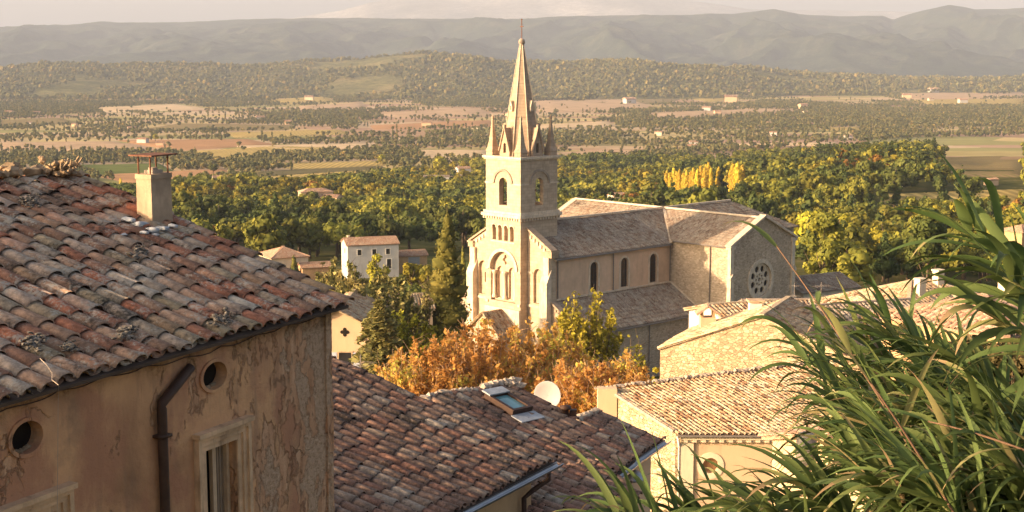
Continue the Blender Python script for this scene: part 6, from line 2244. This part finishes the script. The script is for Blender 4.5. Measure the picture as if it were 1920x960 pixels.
def cedar(label, u, vtop, Y, wpx, seed, name="cedar_tree"):
    q = P(u, vtop, Y); g_ = gz(q[0], q[1]); H = q[2] - g_; Rw = wpx / 2 * Y / FPX
    rg_ = random.Random(seed); mb = MB()
    mb.tube([(0, 0, -.5), (0, 0, H * .5), (0.1, 0, H * .98)], [.34, .2, .03], 8)
    pos = []; nrm = []
    nlev = 17
    for i in range(nlev):
        f = i / (nlev - 1); z = H * (0.16 + 0.82 * f); r = Rw * (1 - f) ** .55 * rg_.uniform(.6, 1.1) + .25
        for k in range(9):
            a = rg_.uniform(0, 6.283)
            tip = np.array([math.cos(a) * r, math.sin(a) * r, z - r * .30])
            mid = np.array([math.cos(a) * r * .5, math.sin(a) * r * .5, z + r * .08])
            mb.tube([(0, 0, z - .1), mid, tip], [.05, .03, .01], 4)
            sd = np.array([-math.sin(a), math.cos(a), 0])
            for m_ in range(62):
                t = rg_.uniform(.18, 1.05); b = mid * (1 - abs(2 * t - 1)) + (tip if t > .5 else np.array([0, 0, z])) * abs(2 * t - 1)
                p = b + sd * rg_.gauss(0, .17 * r) + np.array([0, 0, -abs(rg_.gauss(0, .16)) - .18 * max(0, t - .6)])
                pos.append(p); nrm.append((rg_.gauss(0, .5), rg_.gauss(0, .5), 1.0))
    rng_ = np.random.default_rng(seed)
    pos = np.array(pos); nrm = np.array(nrm)
    V, F = leaf_cards(pos, nrm, 0.34, rng_, 1.9)
    T = np.clip(rng_.normal(size=len(pos)) * .2 + .55, 0, 1)
    hero(name, label, q[0], q[1], g_, V, F, T, M['leaf_cedar'], mb)


cedar("dark spreading cedar over the shoulder of the quatrefoil house", 712, 560, 106, 170, 10)
orange_tree(690, 474, 122, 190, 31, "tall drooping cedar in front of the grey farmhouse", "cedar_tree", 'leaf_cedar', 8200, 46, 'bark', 0.26)
orange_tree(632, 490, 146, 130, 32, "shorter drooping cedar at the tip of the old roof, left of the taller one", "cedar_tree", 'leaf_cedar', 5200, 40, 'bark', 0.3)
orange_tree(790, 530, 138, 50, 33, "narrow golden brown tree left of the cypress", "golden_tree", 'leaf_cedar', 1500, 14, 'bark', 0.28)


def cypress(label, u, vtop, Y, wpx, seed, n=5200, size=.30):
    q = P(u, vtop, Y); g_ = gz(q[0], q[1]); H = q[2] - g_; Rw = wpx / 2 * Y / FPX
    L_ = []
    rg_ = random.Random(seed)
    for i in range(30):
        f = i / 29; r = Rw * (min(1, f * 5 + .4)) * (1 - f) ** .55 * 1.75 + .12
        L_.append((rg_.uniform(-.22, .22) * r, rg_.uniform(-.22, .22) * r, H * (.03 + .94 * f), r * .82, r * .82, H * .055))
    V, F, T = crown(L_, n, size, seed, 1, .93, 0.5)
    mb = MB(); mb.tube([(0, 0, -.4), (0, 0, H * .5), (0, 0, H * .9)], [.25, .15, .04], 7)
    hero("cypress_tree", label, q[0], q[1], g_, V, F, T, M['leaf_cypress'], mb)


cypress("tall narrow cypress left of the church front", 839, 396, 150, 70, 41, 8000, .26)
cypress("small slim cypress on the lawn above the low garden wall", 742, 520, 235, 14, 42, 900, .3)
cypress("small cypress by the church wall, left of its front", 868, 462, 215, 12, 43, 700, .3)
cypress("slim cypress at the corner of the hipped house", 551, 478, 292, 11, 44, 600, .35)

# hedges and undergrowth on the slope between the houses
rgs = random.Random(6)
sh = []
for i in range(900):
    y = rgs.uniform(92, 300); u = rgs.uniform(560, 1260); x = (u - 960) / FPX * y
    if y > 140 and 870 < u: continue
    if (abs(u - 532) < 70 or abs(u - 694) < 64) and 250 < y < 330: continue
    sh.append((x, y, gz(x, y) - .2))
sh = np.array(sh)
kk = np.array([rgs.choice(['green', 'oak', 'yellow']) for _ in sh])
for q_ in ('green', 'oak', 'yellow'):
    var = {q_: [crown([(0, 0, .8, 1.2), (.8, .3, .7, .9), (-.6, -.5, .6, .8)], 150, .42, 600 + i, 1) for i in range(3)]}
    sel = kk == q_
    mass("undergrowth", sh[sel], kk[sel], np.array([rgs.uniform(.6, 1.5) for _ in range(sel.sum())]), var, M[MATK[q_]])
# village vegetation behind the roofs on the right
sh = []
for i in range(420):
    y = rgs.uniform(100, 215); u = rgs.uniform(1500, 2000); x = (u - 960) / FPX * y
    sh.append((x, y, gz(x, y) - .2))
sh = np.array(sh); kk = np.array(['oak'] * len(sh))
mass("undergrowth", sh, kk, np.array([rgs.uniform(.8, 1.9) for _ in sh]), {'oak': [crown([(0, 0, .9, 1.3), (.9, .3, .8, 1.0), (-.6, -.6, .7, .9)], 170, .42, 620 + i, 1) for i in range(3)]}, M['leaf_oak'])

# ================================================================== REEDS IN THE FOREGROUND
def reed(base, tip, label, group, seed, nleaf=13, ll=(0.28, 0.48), lw=0.0142, dry=False, start=0.30, bend=0.0):
    rg_ = random.Random(seed)
    base = Vector(base); tip = Vector(tip)
    r_ = world_thing("giant_reed", base, label, "reed", group)
    ax = tip - base; Ln = ax.length; axn = ax.normalized()
    mb = MB()
    ctrl = [base + ax * f + Vector((0, 0, -0.10 * Ln * (f ** 2) + bend * f)) + Vector((0, 0, 0.10 * Ln * f)) for f in np.linspace(0, 1, 8)]
    mb.tube(ctrl, [(0.0028 if dry else 0.007) * (1 - 0.75 * f) + .0015 for f in np.linspace(0, 1, 8)], 6)
    part(mb.build("stem", M['dry_stem' if dry else 'reed_stem'], None, True), r_)
    V = []; F = []; T = []
    side0 = axn.cross(Vector((0, 0, 1)))
    if side0.length < .1: side0 = Vector((1, 0, 0))
    side0.normalize()
    rot0 = rg_.uniform(-.5, .5)
    for i in range(nleaf):
        f = start + (1 - start) * (i + rg_.uniform(-.2, .2)) / (nleaf - 1 if nleaf > 1 else 1)
        f = min(max(f, 0), 1)
        k_ = f * 7; a_ = min(int(k_), 6); p0 = ctrl[a_].lerp(ctrl[a_ + 1], k_ - a_)
        sgn = 1 if i % 2 else -1
        sd = Matrix.Rotation(rot0 + rg_.gauss(0, .55), 3, axn) @ side0 * sgn
        opn = rg_.uniform(.45, 1.15) * (1.15 - .55 * f)
        d = (axn * math.cos(opn) + sd * math.sin(opn)).normalized()
        ln = rg_.uniform(*ll) * (0.75 + .35 * math.sin(math.pi * min(1, f * .9 + .1)))
        w = lw * rg_.uniform(.75, 1.2)
        droop = rg_.uniform(.3, 1.5) * (1.5 if rg_.random() < .25 else 1)
        nseg = 9
        p = p0.copy(); tilt = Vector((rg_.gauss(0, .4), rg_.gauss(0, .4), 1)).normalized()
        tint = min(1, max(0, rg_.gauss(.45, .2))) if not (dry and rg_.random() < .4) else rg_.uniform(.9, 1)
        if rg_.random() < .04: tint = rg_.uniform(.88, 1.0)
        b = len(V); tw = rg_.gauss(0, .25)
        for s_ in range(nseg + 1):
            q_ = s_ / nseg
            wv = d.cross(tilt)
            if wv.length < 1e-3: wv = d.orthogonal()
            wv.normalize(); wv = Matrix.Rotation(tw * q_, 3, d) @ wv
            nv = wv.cross(d)
            hw = w * (min(1, .35 + 3.0 * q_)) * (1 - q_ ** 2.2) + .0006
            V += [tuple(p - wv * hw), tuple(p - nv * hw * .28), tuple(p + wv * hw)]
            d = (d + Vector((0, 0, -1)) * droop * q_ * 0.30).normalized()
            p = p + d * (ln / nseg)
        for s_ in range(nseg):
            for c_ in range(2):
                F.append((b + s_ * 3 + c_, b + s_ * 3 + c_ + 1, b + s_ * 3 + 4 + c_, b + s_ * 3 + 3 + c_))
                T.append(min(1, tint + (0.25 if s_ > 6 and tint > .6 else 0)))
    o = np_obj("leaves", np.array(V), np.array(F), M['reed_leaf'], None, np.array(T), True)
    part(o, r_)
    return r_


RG = "giant reeds on the bank by the viewpoint"
RL = "tall green reed with long blades, in the thick clump by the viewpoint"
CANES = [  # base pixel, tip pixel, depth base, depth tip
    (1990, 1060, 1590, 690, 5.2, 5.4), (1930, 1060, 1520, 690, 5.0, 5.3), (2000, 960, 1650, 620, 5.4, 5.8), (1860, 1080, 1550, 760, 4.9, 5.0),
    (1780, 1120, 1600, 860, 4.8, 5.0), (1700, 1160, 1510, 955, 4.7, 4.9), (1600, 1150, 1400, 972, 4.6, 4.8), (1500, 1150, 1290, 972, 4.5, 4.7),
    (1420, 1150, 1200, 972, 4.5, 4.6), (1320, 1150, 1150, 975, 4.4, 4.5), (2000, 900, 1730, 690, 5.2, 5.5), (1960, 1000, 1600, 780, 4.6, 4.8),
    (1900, 1080, 1660, 820, 4.4, 4.5), (1840, 1090, 1600, 870, 4.3, 4.4), (1990, 1020, 1720, 770, 4.5, 4.6), (2020, 960, 1800, 790, 4.4, 4.4),
    (1990, 1080, 1780, 870, 4.1, 4.1), (1700, 1120, 1540, 930, 4.2, 4.2), (1940, 1090, 1700, 900, 4.0, 4.0), (1800, 1100, 1660, 930, 4.0, 4.0),
    (2040, 900, 1860, 760, 4.6, 4.6), (2030, 1000, 1870, 840, 4.2, 4.2), (1960, 1060, 1850, 920, 4.0, 4.0), (1580, 1150, 1450, 980, 4.2, 4.2),
    (1900, 1060, 1600, 740, 5.6, 5.9), (1960, 980, 1680, 700, 5.8, 6.0), (1830, 1080, 1560, 810, 5.6, 5.8),
    (2050, 1040, 1900, 900, 3.9, 3.9), (1660, 1130, 1380, 980, 4.3, 4.4), (2060, 1000, 1790, 830, 4.9, 4.9), (1900, 1100, 1760, 940, 3.8, 3.8),
    (1860, 1060, 1650, 760, 5.0, 5.1), (1990, 960, 1790, 810, 4.8, 4.8), (1980, 1100, 1910, 960, 3.9, 3.9), (1960, 1000, 1560, 640, 5.5, 5.7), (1880, 1060, 1500, 640, 5.3, 5.6), (1960, 960, 1640, 590, 5.6, 5.9), (2000, 940, 1710, 630, 5.4, 5.7), (1930, 1000, 1600, 620, 5.7, 6.0), (2040, 920, 1800, 680, 5.0, 5.2),
]
for i, (bu, bv, tu, tv, by, ty) in enumerate(CANES):
    reed(P(bu, bv, by), P(tu, tv, ty), RL, RG, 700 + i, 44, start=0.15)
for i, (bu, bv, tu, tv, by, ty, lab) in enumerate([
        (2090, 720, 1850, 450, 4.6, 4.5, "highest reed whose broad blades rise past the dome shaped pine"),
        (2110, 660, 1880, 520, 4.4, 4.3, "reed at the right edge with a wide arching pale blade"),
        (2100, 700, 1800, 420, 4.8, 4.7, "reed with a pointed tuft of straight blades beside the highest reed"),
        (2120, 760, 1870, 600, 4.3, 4.3, "reed leaning in from the right edge under the arching pale blade"),
        (2080, 760, 1900, 560, 4.9, 4.9, "reed below the highest blades, in front of the pink roof")]):
    reed(P(bu, bv, by), P(tu, tv, ty), lab, None, 760 + i, 14, ll=(.32, .46), lw=.022, start=.3)
reed(P(1800, 1000, 4.2), P(1455, 460, 5.0), "leaning reddish dry stalk rising out of the reeds to the rose window", None, 790, 5, ll=(.2, .4), lw=.012, dry=True, start=.1)
reed(P(1810, 1000, 3.7), P(1620, 700, 3.8), "bare brown bent stalk crossing the reed clump", None, 791, 3, ll=(.2, .4), lw=.012, dry=True, start=.2)
reed(P(1960, 860, 3.7), P(1740, 790, 3.9), "bare brown horizontal stalk in front of the reeds at the edge", None, 792, 3, ll=(.15, .3), lw=.012, dry=True, start=.2)

# small leaved shrub behind the reeds
def shrub(label, u, v, Y, rw, rh, n, seed, size=.075, m='leaf_oak'):
    q = P(u, v, Y); g_ = gz(q[0], q[1])
    r_ = empty("leafy_shrub", (float(q[0]), float(q[1]), g_), label, "shrub")
    rg_ = random.Random(seed); L_ = []
    h = q[2] - g_
    for i in range(90):
        L_.append((rg_.uniform(-1, 1) * rw, rg_.gauss(0, rw * .4), max(.2, h + rg_.uniform(-1.2, .8) * rh), rg_.uniform(.10, .22) * rw))
    V, F, T = crown(L_, n, size, seed, 0)
    np_obj("crown", V, F, M[m], r_, T)
    mb = MB()
    for i in range(30):
        a = rg_.uniform(0, 6.28); e = np.array([math.cos(a) * rw * rg_.random(), math.sin(a) * rw * .6 * rg_.random(), h + rg_.uniform(-.2, 1) * rh])
        mb.tube([(0, 0, 0), e * np.array([.5, .5, .6]), e], [.02, .012, .003], 4)
    mb.build("branches", M['bark'], r_, True)


shrub("dark small leaved shrub behind the reeds at the right edge", 1880, 745, 9.5, .62, .45, 26000, 51, .034, 'leaf_scrub')
